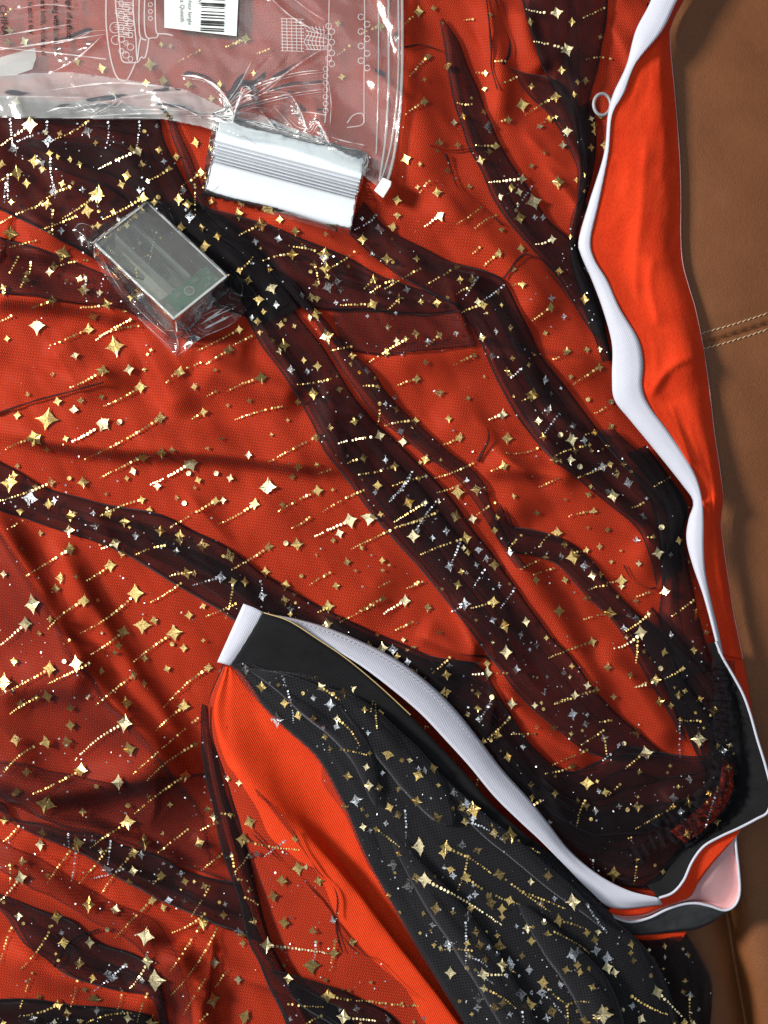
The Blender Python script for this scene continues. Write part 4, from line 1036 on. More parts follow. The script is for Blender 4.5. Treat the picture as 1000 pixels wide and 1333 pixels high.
crease_lines("pouch_crease_highlights", [[(225, 425), (232, 448), (228, 463)], [(238, 424), (250, 445), (242, 456)], [(255, 425), (270, 432), (286, 420)], [(300, 380), (318, 386), (334, 385)], [(306, 356), (316, 372), (312, 392)], [(122, 316), (124, 338), (131, 357)], [(128, 322), (140, 350), (160, 382)], [(133, 355), (165, 398), (200, 432), (222, 452)], [(170, 392), (198, 420), (222, 440)], [(97, 298), (108, 306), (117, 320)], [(96, 300), (104, 291), (118, 294), (124, 300)], [(200, 258), (216, 270), (228, 290)], [(150, 290), (178, 272), (198, 256)], [(230, 464), (262, 440), (304, 420), (334, 386)], [(300, 352), (322, 370), (335, 386)], [(236, 440), (256, 436), (262, 428)], [(216, 430), (236, 432), (246, 444)], [(262, 412), (280, 404), (296, 402)]], 2.2, pouch, lambda x, y: on_pouch(x, y), M_CREASELIGHT)  # pale strips paint whitening and highlights along the pouch creases
crease_lines("pouch_glints", [[(262, 422), (274, 414), (288, 408), (301, 402)], [(266, 428), (280, 421), (294, 414), (303, 410)], [(270, 416), (282, 408), (296, 398)], [(101, 312), (106, 309), (111, 313)], [(104, 306), (107, 313), (106, 320)], [(238, 452), (246, 446), (254, 448)]], 6.5, pouch, lambda x, y: on_pouch(x, y, 1.6), plain_mat("painted_pouch_glint", (0.92, 0.94, 0.94), 0.2, alpha=0.8))  # near-white strips paint glare onto the pouch film
# jar drawing
print_lines("printed_jar", [
    [(139, -30), (138, 20), (140, 50), (145, 80), (151, 98), (158, 105), (165, 104), (171, 94), (177, 80)],
    [(150, -20), (151, 10), (154, 35), (156, 60), (158, 76), (162, 81), (172, 81.5), (180, 81)],
    [(182, -20), (181, 20), (182, 45), (186, 51), (191, 52)], [(189, -20), (188, 20), (189, 42), (193, 50), (198, 49), (204, 49), (206, 44), (203, 38), (202, 0), (202, -20)],
    [(173, -10), (174, 20), (177, 50), (178, 72), (180, 81), (184, 74), (188, 76), (191, 68), (194, 50)], [(206, 44), (215, 44), (225, 46)], [(179, 78), (181, 60), (183, 50)]], 1.7)
print_lines("printed_lace", [circ(158 + (k % 3) * 6, 4 + k * 5.2, 3.4 + (k % 2)) for k in range(15)] + [circ(164, 8 + k * 12, 2) for k in range(6)] + [[(152 + 3 * math.sin(k), 2 + k * 3), (172 + 3 * math.sin(k * 1.7), 4 + k * 3)] for k in range(16)] + [circ(150, 36, 7, 60, 300), circ(151, 52, 6, 60, 300)] + [circ(196, 6 + 9 * k, 3) for k in range(3)], 1.0)
# lace borders
print_lines("printed_border", [[(429, -30), (428, 30), (426, 90), (425, 130), (423, 160)], [(474, -30), (475, 40), (474, 100), (474, 160)]] +
            [circ(474 + 4 * (1 if k % 2 else -1), 22 + k * 9.5, 4, 0, 330) for k in range(8)], 1.2)
print_lines("printed_lace", [circ(428 + 4 * (k % 2), 34 + k * 7, 4) for k in range(8)] + [circ(424, 90 + 9 * k, 3.4) for k in range(7)] + [[(367 + k * 6.2, 24 + k * .4), (368 + k * 6.2, 66)] for k in range(5)] +
            [[(366, 24 + k * 4.2), (396, 25 + k * 4.2)] for k in range(11)] + [[(396 + k * 5, 34), (402 + k * 4, 44), (396 + k * 5, 54), (402 + k * 4, 64)] for k in range(6)] + [[(398, 34 + k * 6), (424, 40 + k * 5)] for k in range(6)], 1.0)
_m = print_lines("printed_marks", [[(380, 148), (400, 146), (425, 150)], [(452, 160), (460, 150), (472, 148), (472, 162), (452, 166)], [(0, 62), (80, 70), (138, 77)]], 1.4); _m["kind"] = "stuff"
# a torn looking grey label inside the bag at the left edge
q = [(-30, 84), (10, 72), (46, 62), (47, 76), (42, 90), (20, 98), (-30, 100)]
c0 = (8, 84)
V = [P(x, y, on_bag(x, y, -3.0)) for x, y in q] + [P(*c0, on_bag(*c0, -2))]
keep(mesh_obj("grey_paper_scrap", V, [(i, (i + 1) % 7, 7) for i in range(7)], plain_mat("pale_grey_card", (0.55, 0.56, 0.55), 0.6, alpha=0.7), smooth=False), bag)

def text_part(body, ox, oy, size, mat, name, d=1.6, stretch=1.0, slant=0.0, bold=0.0):
    cu = bpy.data.curves.new(name, 'FONT'); cu.body = body; cu.size = 1.0; cu.fill_mode = 'FRONT'; cu.resolution_u = 3
    cu.offset = bold
    o = bpy.data.objects.new(name, cu); COL.objects.link(o)
    dg = bpy.context.evaluated_depsgraph_get()
    me = bpy.data.meshes.new_from_object(o.evaluated_get(dg))
    bpy.data.objects.remove(o)
    for v in me.vertices:
        px = ox + v.co.y * size + slant * v.co.x * size
        py = oy + v.co.x * size * stretch
        v.co = P(px, py, on_bag(px, py, d))
    me.materials.clear(); me.materials.append(mat)
    t = bpy.data.objects.new(name, me); COL.objects.link(t)
    return keep(t, bag)
text_part("anger of suffoca", 87, -7, 10, M_INK, "warning_text", stretch=0.90, bold=0.03)
text_part("c bag with babies an", 70, 0, 10, M_INK, "warning_text", stretch=0.84, bold=0.03)
text_part("ers beds, trolleys, o", 53, 0, 10, M_INK, "warning_text", stretch=0.90, slant=0.01, bold=0.03)
text_part("g is not a toy", 36, -4, 10, M_INK, "warning_text", stretch=0.92, slant=0.04, bold=0.03)
text_part("CHINA", -1, 6, 13, M_INK, "origin_text", stretch=1.0, slant=0.09, bold=0.012)
# sticker
M_STICK = plain_mat("white_sticker_paper", (0.74, 0.80, 0.79), 0.45)
n, m = 8, 6
V = []
for i in range(n):
    for j in range(m):
        u, w = i / (n - 1), j / (m - 1)
        x = 214 + u * (98 - 1 * w); x += -3 * w * (u - 0.0)
        y = -40 + w * (76 + 11 * u)
        V.append(P(x, y, on_bag(x, y, 1.6)))
zs = max(v[2] for v in V)
keep(mesh_obj("barcode_sticker", V, grid_faces(n, m), M_STICK), bag)
bars = [(-6, 2), (-2, 1), (3, 2.6), (6.2, 1.2), (9, 0.8), (14, 1.2), (17.8, 2), (21.8, 1.6), (26, 1.2), (27.6, 2.4), (30.6, 2.2), (35.6, 1.6), (38.2, 1.8)]
V, F = [], []
for y, h in bars:
    o0 = len(V)
    for x in (262, 270, 279, 287, 292.5):
        for yy in (y, y + h):
            yo = yy + (x - 262) * 0.05
            V.append(P(x - 0.03 * yy, yo, on_bag(x, yo, 2.6)))
    F += [(o0 + 2 * k, o0 + 2 * k + 1, o0 + 2 * k + 3, o0 + 2 * k + 2) for k in range(4)]
keep(mesh_obj("barcode_bars", V, F, M_INK, smooth=False), bag)
M_INK2 = plain_mat("grey_sticker_print", (0.12, 0.13, 0.13), 0.5)
text_part("KA9", 257.5, -6, 6.5, M_INK2, "sticker_text", d=2.6)
text_part("nwhite fangle", 244.5, -8, 7.6, M_INK2, "sticker_text", d=2.6)
text_part("ona Queeth", 234.5, -8, 7.6, M_INK2, "sticker_text", d=2.6)
# zip tracks and slider
M_TRACK = film_mat("zip_track_plastic", 0.30, 2.0, 0.12)
for pts, r in (([(523, -60), (524, 40), (523, 110), (518, 170), (511, 212), (502, 244)], 2.0), ([(518, -60), (519, 40), (518, 110), (512, 172), (503, 214), (494, 240)], 1.3), ([(506, -60), (506, 40), (506, 110), (502, 180), (494, 236)], 1.6), ([(493, -60), (493, 60), (492, 140), (490, 200)], 1.0)):
    q = resample(pts, 70)
    z = np.array([on_bag(x - 3, y, 1.5) for x, y in q]); z = np.convolve(np.pad(z, 6, mode='edge'), np.ones(13) / 13, 'valid')
    V, F = tube_mesh([P(x, y, zz) for (x, y), zz in zip(q, z)], r * S, 8)
    keep(mesh_obj("zip_track", V, F, M_TRACK), bag)
def slab(name, quad, z0, z1, mat, root, ch=1.0):
    import bmesh
    bm = bmesh.new()
    lo = [bm.verts.new(P(x, y, z0)) for x, y in quad]; hi = [bm.verts.new(P(x, y, z1)) for x, y in quad]
    k = len(quad)
    bm.faces.new(lo[::-1]); bm.faces.new(hi)
    for i in range(k): bm.faces.new((lo[i], lo[(i + 1) % k], hi[(i + 1) % k], hi[i]))
    bmesh.ops.recalc_face_normals(bm, faces=bm.faces)
    bmesh.ops.bevel(bm, geom=bm.edges[:], offset=ch * S, segments=2, affect='EDGES', profile=0.6)
    me = bpy.data.meshes.new(name); bm.to_mesh(me); bm.free(); me.materials.append(mat)
    o = bpy.data.objects.new(name, me); COL.objects.link(o)
    return keep(o, root)
slab("zip_slider", [(487, 248), (499, 231), (510, 236), (509, 242), (499, 258)], 36, 50, plain_mat("white_slider_plastic", (0.78, 0.82, 0.80), 0.3), bag, 1.4)

# ------------------------------------------------------------------ foil stars and dotted trails printed on the net
# each entry: x,y,size flags >tail ; flags: s silver, d seen from its back, b glinting, o dot, 5 five points, t trail only
TILES = {
(0, 150, .3): """130,40,38b>0,135 60,145,30sd 210,110,30s 385,25,0t>235,105 380,70,28sd 150,200,28 180,205,22sd 5,212,22 75,250,38>0,285 115,295,20 215,165,16 235,330,30sd 205,385,25>0,470 345,212,15 270,297,17 415,120,15 425,345,42 380,415,30>170,500 600,155,27b>425,235 550,262,25 527,300,20 615,215,20d 690,150,18 765,180,18 735,232,18>640,285 712,200,14s 850,118,22 870,250,25>785,310 620,360,28>440,455 425,478,18 490,420,14 775,365,25 815,385,22 825,440,28s 785,487,25 890,567,25 945,525,20 915,375,16 605,325,15s 687,355,10o 45,512,35 155,545,0t>40,575 272,600,40 235,655,22d 215,680,22b 110,715,25d 345,710,18 363,757,30 465,822,27>345,835 405,873,25 540,850,10 160,912,42b 385,930,28>220,1000 30,970,15 225,805,25d>140,835 15,772,15 135,640,0t>125,700 80,615,0t>40,690 600,915,0t>425,960 50,870,0t>0,895 380,630,0t>255,655 45,20,0ts>55,130 205,30,0ts>205,90 470,30,0ts>455,150 605,30,0ts>595,130 35,260,0ts>35,370 220,190,0ts>235,310""",
(250, 250, .3): """80,40,20 200,95,30 300,140,35>200,190 380,120,18 448,170,24 580,182,14 375,203,18s 275,215,18s 435,270,25>305,300 575,270,35>420,235 580,330,30 575,285,28s 705,260,0t>600,330 740,205,22 815,160,30s 800,100,0ts>700,165 890,35,22 890,100,20 872,152,24 845,290,25 975,290,18 790,380,22>745,420 540,400,20d 590,410,28sd 630,390,20sd 625,480,12s 785,487,25>640,490 900,460,22d>850,510 995,475,15 885,525,14s 850,585,16d 970,615,22d 840,700,20 345,415,30b 365,490,18s 540,530,28 510,545,16b 585,625,35b 110,195,25 60,230,25 205,340,18>265,280 265,310,8s 290,465,25 310,520,14 260,545,14s 400,665,30 350,645,14d 690,670,0t>600,690 695,710,18 690,745,12 760,775,20s 430,770,20sd 485,730,15 545,755,22 500,780,16s 630,800,0t>455,835 640,855,18 525,875,27 600,860,0ts>560,900 810,845,12>735,842 840,918,14s 880,890,14sd 160,685,27d>65,745 205,597,20>20,690 260,625,0t>180,665 300,805,30>150,865 155,925,10 250,905,14 100,772,10 10,845,18 50,955,20>0,985 390,930,0t>180,990 460,912,18 975,810,20>890,840 415,990,10 705,995,20 730,970,15sd""",
(500, 0, .3): """150,50,25>65,130 215,35,16 190,245,20d>95,355 175,345,12 175,440,22>90,500 257,100,8 275,285,25 345,505,16 380,425,10 435,485,16 395,450,0t>310,445 455,550,28sd 485,635,22>380,630 420,695,22b 505,853,16b 600,775,25b>455,790 650,875,38b 590,945,28 655,943,14s 640,810,0ts>560,920 750,55,27b>615,40 635,95,18 815,95,18 955,35,0t>860,80 795,215,32b>650,180 770,305,18 938,160,12 980,255,0t>875,260 875,350,18d 840,355,14 640,375,16 745,420,25>610,500 600,455,32 575,335,0t>510,360 720,513,22 795,568,26b 775,630,20b 540,520,20>490,530 440,318,14>395,315 435,385,14 825,410,14 900,515,14b 940,505,16d 915,570,18 900,640,18 755,790,30 870,760,10 870,830,9 95,690,24 155,712,12 320,630,18d 240,620,22d 230,655,12d 230,835,22 50,865,20 275,740,16d 370,810,15 195,785,0t>155,835 240,935,27b>170,990 420,900,0t>310,975 485,935,0t>390,995 510,995,15 60,940,20 40,985,20 640,720,14d 695,660,14d 385,85,0t>345,88 525,265,0t>465,274 460,65,12""",
(500, 250, .3): """515,165,18 500,265,22>430,325 595,245,22 730,205,20b>650,228 415,240,0t>380,275 145,285,18sd 315,325,20d>180,405 330,380,18 385,380,25d 405,370,0ts>340,470 165,475,25 230,480,22 600,400,18>555,405 520,405,0ts>430,470 430,490,22>335,525 510,490,10 425,632,22b 485,605,15sd 470,710,20sd 535,775,16 590,770,0ts>550,805 725,500,25>640,560 728,460,18s 780,540,14s 870,465,24 760,345,20 880,685,18 700,612,13 795,690,20>730,725 700,815,22s 810,800,15 935,760,20>820,835 645,880,33>585,912 885,900,10o 985,910,12ob 960,935,0t>910,960 515,965,24b>450,990 715,945,25sd 135,615,18d 240,620,20d>180,670 15,585,16d 180,740,16d 145,810,20d>60,840 240,870,22d 365,895,14 390,710,18d>300,750 435,800,8""",
(0, 400, .3): """498,170,45 325,208,20b 228,290,14d 120,378,14d 445,275,28>300,350 560,270,25b 628,270,12 610,345,28>450,430 350,405,18d 440,390,15d 320,445,25b 205,485,50 447,505,37b5>265,600 518,498,13ob 695,480,32d>355,665 150,570,36_5>20,618 285,570,15 205,618,15 620,650,30>430,742 578,710,20b 550,742,14 700,632,26 745,620,18d 825,675,38b5>650,770 818,720,11ob 682,775,20b 860,750,18 938,720,11ob 360,760,26 300,742,10o 75,690,14d 615,835,20>460,890 648,880,16 765,828,14d 800,850,11ob 935,840,20>735,957 840,340,20 780,280,27>720,330 870,240,0t>810,265 985,185,28d>895,242 655,185,9 640,205,8 885,455,20d>755,535 985,430,10 960,570,14d 900,610,12d 935,365,0t>900,385 40,760,42 60,730,20 220,760,25d>0,840 130,830,38s 210,855,25 235,840,18s 88,883,20 305,905,25 300,968,28b 405,895,14s 415,945,24sd 495,880,0t>430,910 540,930,25 590,990,20s 695,970,25 460,810,10d 100,925,0t>30,965 175,980,15d 780,990,25""",
(250, 500, .3): """345,220,10 418,162,14 125,238,12d 540,230,24d>330,340 245,308,18b 460,360,22 435,402,18 540,350,12 600,370,0t>550,388 328,448,45b 165,408,18b 107,387,11ob 28,415,18 100,505,22>0,575 545,462,25>370,555 392,522,14 610,458,9 272,520,26>110,610 745,460,0t>565,555 510,580,0t>430,625 685,592,33b>530,663 640,648,22b 612,678,14 770,578,37b 818,565,15 860,635,0t>690,715 735,710,12 455,695,28 407,690,12ob 335,705,22d>175,805 540,740,10d 672,772,20d 825,765,16 855,785,9 710,810,10d 598,818,0t>510,870 475,832,9o 625,875,18 45,700,32d 165,745,32d 125,840,28s>0,875 318,815,25 230,858,22 303,920,22s 298,855,0ts>303,900 405,872,24 400,940,25d 445,910,15d 430,972,22sd 590,965,30>545,990 830,930,18d>710,998 925,940,28b>830,998 980,860,0t>935,885 870,848,0t>800,885 710,165,16b>585,198 815,225,28b>620,260 745,320,22>670,345 880,355,20>720,392 805,440,22 955,380,0ts>850,515 940,515,28 960,660,28b 905,205,20sd 915,250,22b 970,160,18>830,183 990,340,12 990,590,0t>880,625""",
(500, 500, .3): """535,235,27 330,230,22>235,265 280,150,18 690,230,20 815,240,30b 765,220,12ob 820,180,18sd 760,130,0ts>700,210 915,210,16>870,220 900,290,14 985,185,22 740,330,22d 850,358,12ob 950,358,24s>885,390 995,485,30b 520,355,24>465,378 665,280,0t>530,300 755,410,0t>665,450 562,487,14 785,500,9 910,552,18>795,575 885,623,9 970,632,14 750,645,27 715,655,0t>670,710 595,655,0t>540,715 820,750,35 880,720,15>810,728 870,790,25s 905,830,22b 935,705,16 985,770,12 660,850,22 785,850,18 735,800,0t>640,830 880,930,22d 965,875,0t>890,893 760,985,28 700,752,18>590,805 355,670,30>155,742 330,690,0ts>285,790 285,790,24s 410,718,20s 365,730,16 125,660,27b 210,668,14s 310,572,30d 385,585,20b 480,515,0t>385,585 320,470,32 400,455,28d 440,450,18d 180,325,25 245,330,10 385,345,0t>215,410 110,395,0ts>25,500 45,355,18d 150,410,14d 220,560,0t>50,620 235,500,0ts>140,635 480,635,18 490,580,16 480,785,25 400,785,16s 435,805,0ts>385,890 320,870,20 500,875,12s 565,885,0ts>505,970 475,945,27>370,975 350,955,28s>290,990 190,970,22d 18,780,12 180,850,0t>105,885""",
(650, 600, .3): """560,95,27sd 510,55,22d 625,180,0t>570,205 640,163,10s 625,240,24s 705,288,12ob 740,70,0t>670,110 780,345,20 670,330,14>640,332 690,400,27b 605,445,15b 720,568,24b 530,520,28>460,530 530,543,15b 650,570,0t>580,595 592,608,16d 480,660,30>360,690 615,745,32b>490,815 540,728,18s 715,830,22 630,825,10o 700,900,11ob 680,950,25b>585,980 855,665,30 840,605,0t>745,675 845,820,20 570,930,18 380,600,22d 435,375,18d 265,650,25>0,785 405,785,22>215,855 470,895,22d 315,890,14 205,768,14 280,920,18sd 25,715,30 95,755,18sd 30,830,30b 75,905,20s 165,940,8 900,745,14d 745,755,16s 820,440,10""",
(0, 650, .3): """500,190,28b>440,215 530,235,20 590,155,20s 780,175,28d 885,200,30d>635,285 765,225,18sd 715,200,0t>580,245 810,320,27>730,335 960,340,30s>815,378 785,365,0t>645,450 305,215,30>110,335 478,287,28>360,365 175,145,12d 95,215,12d 262,342,25d 330,335,15 242,387,22 15,325,18b 140,455,45b 110,540,32b>0,635 170,582,14 365,440,28>205,565 217,520,17 425,438,9o 588,408,40>350,580 618,545,40 670,525,22 535,575,32>390,675 515,635,20 497,665,14d 755,580,35>580,705 747,628,10o 628,690,18 797,645,20 882,463,15 820,503,20 882,613,12 725,735,18 330,713,36b 278,703,9ob 440,745,18 580,762,22d>410,898 625,800,18 215,735,34>0,850 15,795,40 60,703,20 205,855,30 90,888,22 378,860,11b 305,905,26d 305,980,27 548,885,34 540,970,40b>325,1133 905,730,22>710,905 797,898,32>680,1000 300,610,0t>270,630""",
(0, 900, .3): """68,210,28d 200,220,30>20,348 288,222,30d 560,250,34 115,350,22d 350,342,32>130,450 515,395,34b 418,412,11o 75,435,22d 60,447,11o 200,490,48 360,523,20d 555,495,11o 555,568,34>390,680 860,115,0t>580,355 845,232,18d>635,390 805,365,28>585,530 738,492,16 625,655,40d 815,598,0t>685,700 865,660,30d 965,705,0t>870,780 580,700,25>440,880 335,660,38>205,830 297,620,0ts>300,700 175,665,27b 185,615,28d 95,738,22d 465,775,32s 480,650,0ts>468,750 470,680,0t>340,835 80,585,0t>10,655 90,808,32b>0,910 205,797,14 578,780,22b 558,828,20 615,710,20s 700,800,24>660,838 710,748,10s 742,762,9s 785,790,18s 803,825,20 843,826,9 385,925,34 500,948,24b 733,907,20s 662,905,22>500,1070 708,938,18 910,845,0t>820,990""",
(0, 1080, .3): """880,400,38>735,620 970,370,22 940,430,0t>740,720 632,462,40b 465,433,11ob 245,380,30>90,605 80,375,22b 278,490,27 390,490,26b 640,570,34b>560,690 672,655,48b 490,640,27s 400,645,22 345,580,25d 410,735,34 335,655,0t>305,770 530,700,0t>510,780 170,725,16d 255,757,25>80,810 290,800,24d 145,820,20sd 420,785,18sd 50,425,0t>0,590 140,620,0t>85,780 570,795,0t>370,840 660,835,30 930,578,28b 925,740,36 990,610,0t>935,685 890,650,0t>795,805 900,800,0t>860,840 15,840,14""",
(250, 1033, .3): """68,70,20d 220,200,33>465,242 250,125,30 445,200,20 460,325,30 390,378,28 550,380,25>595,385 350,445,28 400,560,28 523,597,22 325,658,33b>590,693 615,693,25 518,745,40 695,645,20 815,740,25 418,803,22b 590,877,33>770,900 770,900,0t>990,920 657,970,33b>800,985 200,808,22b 230,970,35 775,818,12 420,912,0t>570,925 250,420,16d 268,550,25d 230,450,0t>290,485 200,370,0t>250,378 130,85,0t>195,100 245,265,0t>190,335 200,600,25s 220,650,18d 640,440,0t>630,530""",
(300, 760, .3): """425,105,30>310,170 420,175,26b 235,70,25d 260,115,22sd 620,92,0t>475,165 660,280,28b 705,285,24s 790,165,0t>695,215 785,385,28d 950,320,0t>870,392 938,395,22 935,470,26d 907,210,16d 750,243,12b 795,275,14d 40,430,28s 135,447,25 200,590,33sb 125,520,20 220,385,0ts>275,610 235,518,20 360,495,16s 315,475,8o 530,450,22b 503,413,9o 582,547,16 660,548,22 722,597,24 360,585,18d 405,625,16s 460,620,16s 410,665,16 430,715,14d 480,718,0t>590,742 605,735,12 590,795,16b 510,835,20 600,875,24b 645,885,22 545,940,27s 685,740,28 745,765,10o 815,830,25 880,800,24 960,790,26d 808,943,25 690,970,22 660,820,14s 440,378,0t>355,410""",
(450, 750, .3): """690,210,30 640,190,20s 565,190,10 695,335,27b 615,420,28b>545,425 700,420,0t>640,424 742,402,16s 720,553,26b 635,525,10o 630,540,0ts>580,620 580,620,18s 575,510,18d 660,690,22>615,708 705,785,22 770,740,16s 820,682,0t>720,685 900,655,22d 985,825,20>860,857 985,600,28s 862,505,14s 850,550,10 990,525,0t>905,555 875,270,16 800,318,10s 940,420,16s 985,390,14d 530,600,14d 910,868,9 805,905,16d 810,960,18""",
(500, 1033, .3): """140,30,27 340,60,28d 390,70,38 230,105,27d 480,80,18s 550,178,36>690,265 30,65,25>75,100 8,130,14s 92,75,0ts>92,230 155,230,40b 268,235,30>470,350 405,245,22d 340,225,22sd 62,262,16 40,310,30sd 110,400,35sd 262,322,12s 175,375,32b>510,570 300,357,18s 355,362,25>590,480 500,350,27d>720,510 590,420,0t>790,500 637,383,16b 225,500,28d 170,520,14 395,437,18s 465,475,30d 545,465,22 365,530,24sd 300,515,15d 210,570,18s 400,600,22d 820,470,38b 880,480,0ts>970,605 740,455,14s 695,558,12ob 760,550,28>900,600 710,610,22 930,600,16b 740,600,0t>890,690 880,605,18 640,640,20 500,665,35d 280,655,30sb 455,668,14s 380,680,0t>240,680 355,560,0ts>355,740 820,700,33s 920,680,24s 970,715,28s 970,755,28b 840,745,20 790,765,20 850,775,18 548,742,33sb 630,765,22s 585,790,10s 440,720,18d 430,785,27b>530,785 360,757,11ob 905,840,18 690,820,28>800,915 765,830,18s 800,915,0t>890,905 410,890,27sd 405,930,22s 595,870,28s 630,920,36 480,930,28d 515,910,20d 680,905,9s 708,975,18sb 950,960,42b 600,950,0ts>605,1000 130,990,10""",
(760, 1030, .24): """125,950,33b>300,1115 400,1090,38b>560,1250 135,890,28s 110,1210,42b 265,1165,22s 310,1235,28b 50,1060,22d 270,920,22d 365,1000,12o 550,1030,18 540,1090,18d 625,1185,18s 440,900,14s 380,910,20d 440,840,18 355,860,12b 80,770,18 20,770,20 15,610,0ts>135,770 30,960,18""",
(700, 850, .3): """640,165,14 530,210,25 765,250,30d 700,375,35b 470,435,33b 705,295,0t>610,292 430,345,28d 375,393,10ob 330,190,15 470,130,0t>415,150 255,160,18>75,215 165,270,30s 320,290,0t>265,300 285,335,0t>185,400 315,440,0ts>280,470 440,515,16 440,450,0t>380,500 155,487,20>20,525 65,320,20d 215,565,30 295,605,20 355,570,0t>310,615 210,660,22d 265,600,14s 250,685,18sd 390,680,10o 435,665,25d 655,625,16d 745,610,20 650,785,25 330,960,36 75,535,10 545,950,14 420,795,0t>385,805 240,900,0ts>245,945 205,640,0t>170,750 590,630,24sd 575,490,10 610,580,10 830,500,20d 780,405,14""",
# under the zip bag
(0, 0, 1.0): """10,55,7 32,54,7b 12,40,7 100,80,6 132,89,7 20,133,9b 14,12,0t>2,24 195,84,9 190,108,6 212,105,8 260,66,0t>232,80 286,110,6 320,50,7>296,60 312,52,0t>292,62 495,34,8>470,44 440,30,5 445,100,5 350,64,0t>332,70 210,58,4 222,60,4 245,110,6 275,128,5 150,122,5 455,60,0t>440,72 380,170,4 330,95,4""",
}
bpy.context.view_layer.update()
BV_NET, OWN = bvh_of(NETS)
half = (KEY.normalized() + Vector((0, 0, 1))).normalized()

def star_outline(npt, R, r0, seg=3):
    pts = []
    for k in range(npt):
        a0 = 2 * math.pi * k / npt + math.pi / 2; a1 = a0 + math.pi / npt; a2 = a0 + 2 * math.pi / npt
        tip = np.array([math.cos(a0), math.sin(a0)]) * R; val = np.array([math.cos(a1), math.sin(a1)]) * r0
        tip2 = np.array([math.cos(a2), math.sin(a2)]) * R
        ctrl = val * 0.72
        for t in np.linspace(0, 1, 2 * seg, endpoint=False):
            b = (1 - t) ** 2 * tip + 2 * t * (1 - t) * ctrl + t * t * tip2
            pts.append(b)
    return pts

def place(px, py, d=1.0):
    h = cast(BV_NET, px, py)
    if h[0] is None: return None
    n = h[1] if h[1].z > 0 else -h[1]
    return h[0], n, OWN[h[2]]

def frame_at(n, rot):
    t = Vector((math.cos(rot), math.sin(rot), 0)); t = (t - n * t.dot(n)).normalized()
    return t, n.cross(t)

stars, trails, seen = [], [], []
rs = random.Random(3)
for (ox, oy, k), txt in TILES.items():
    for tok in txt.split():
        head, _, tail = tok.partition('>')
        x, y, r = head.split(',')
        num = ''; fl = ''
        for ch in r:
            if ch.isdigit() and not fl: num += ch
            else: fl += ch
        px, py, R = ox + float(x) * k, oy + float(y) * k, float(num) * k
        if 't' not in fl:
            if any(math.hypot(px - a, py - b) < 4.5 for a, b in seen): continue
            seen.append((px, py)); stars.append((px, py, R, fl))
        if tail:
            tx, ty = (float(q) for q in tail.split(','))
            trails.append((px, py, ox + tx * k, oy + ty * k, fl, 't' in fl, R))

def pick(fl):
    if 's' in fl: return M_DULLS if 'd' in fl else M_SILVER
    if 'd' in fl: return M_DULL
    return M_GOLDB if 'b' in fl else M_GOLD

def star_geo(px, py, R, fl):
    pl = place(px, py)
    if pl is None: return None
    c, n, own = pl
    n = (n * 0.6 + Vector((0, 0, 1)) * 0.4).normalized()
    tilt = Vector((rs.gauss(0, .15), rs.gauss(0, .15), 0))
    n = (n + tilt).normalized()
    if 'b' in fl: n = (n * 0.5 + half * 0.5).normalized()
    rot = math.radians(rs.gauss(4, 9))
    t, b = frame_at(n, rot)
    if 'o' in fl:
        out = [np.array([math.cos(a), math.sin(a)]) * R for a in np.linspace(0, 2 * math.pi, 10, endpoint=False)]
    else:
        out = star_outline(5 if '5' in fl else 4, R * 1.08, R * (0.60 if '5' in fl else 0.50))
        q = rs.uniform(0.82, 1.0)
        out = [o * np.array([q, 1.0]) for o in out]
        out = [o * (1 + rs.gauss(0, 0.07 if 'd' in fl or 's' in fl else 0.035)) for o in out]
        if rs.random() < 0.22:
            kq = rs.randrange(4) * 6
            for s in range(-2, 3): out[(kq + s) % len(out)] = out[(kq + s) % len(out)] * rs.uniform(0.55, 0.8)
    out = [np.array([0.0, 0.0])] + list(out)
    V = []
    zc = c.z / S
    kk = 0.6 if 'b' in fl else 0.25
    for q in out:
        v = c + (t * q[0] + b * q[1]) * S
        dv = (v - CAMV).normalized(); h = BV_NET.ray_cast(CAMV, dv)
        zs = v.z / S
        if h[0] is not None and abs(h[0].z / S - zc) < 7: zs = max(h[0].z / S, kk * zs + (1 - kk) * h[0].z / S)
        tt = (zs + 0.5) * S
        V.append(CAMV + dv * ((CAMV.z - tt) / -dv.z))
    m = len(out) - 1
    F = [(1 + i, 1 + (i + 1) % m, 0) for i in range(m)]
    return V, F, own

# the print on the hidden layers shows through where the net is folded
ex = random.Random(44)
LINER = lambda x, y: inside(np.array([x]), np.array([y]), [(302, 866), (370, 940), (446, 1042), (526, 1202), (620, 1345), (905, 1345), (860, 1260), (735, 1140), (590, 1015), (455, 890)])[0]
fine = []
for _ in range(2600):
    x, y = ex.uniform(0, 960), ex.uniform(150, 1333)
    pl = place(x, y)
    if pl is None: continue
    onfold = NETS[pl[2]] is not overlay and not NETS[pl[2]].name.startswith("tulle_layer")
    if ex.random() > (0.6 if LINER(x, y) else 0.34 if onfold else 0.035): continue
    if any(math.hypot(x - a, y - b) < 7 for a, b in seen): continue
    seen.append((x, y))
    kind = ex.choice(('d', 'd', 's', 'sd', '', '', 'b', 'o'))
    stars.append((x, y, ex.uniform(1.6, 2.8) if kind == 'o' else ex.uniform(2.2, 6.5) * (1.25 if LINER(x, y) else 1), kind))
    if ex.random() < 0.18:
        L = ex.uniform(22, 62)
        ang = math.radians(ex.gauss(38, 12)) if LINER(x, y) else math.radians(ex.gauss(152, 8))
        if ex.random() < 0.2: ang = math.radians(ex.gauss(95, 10))
        fine.append((x, y, x + math.cos(ang) * L, y + math.sin(ang) * L, ex.choice(('', '', 's', 'b')), True, 4.0))
stars.sort(key=lambda s: -s[2])
small = {}
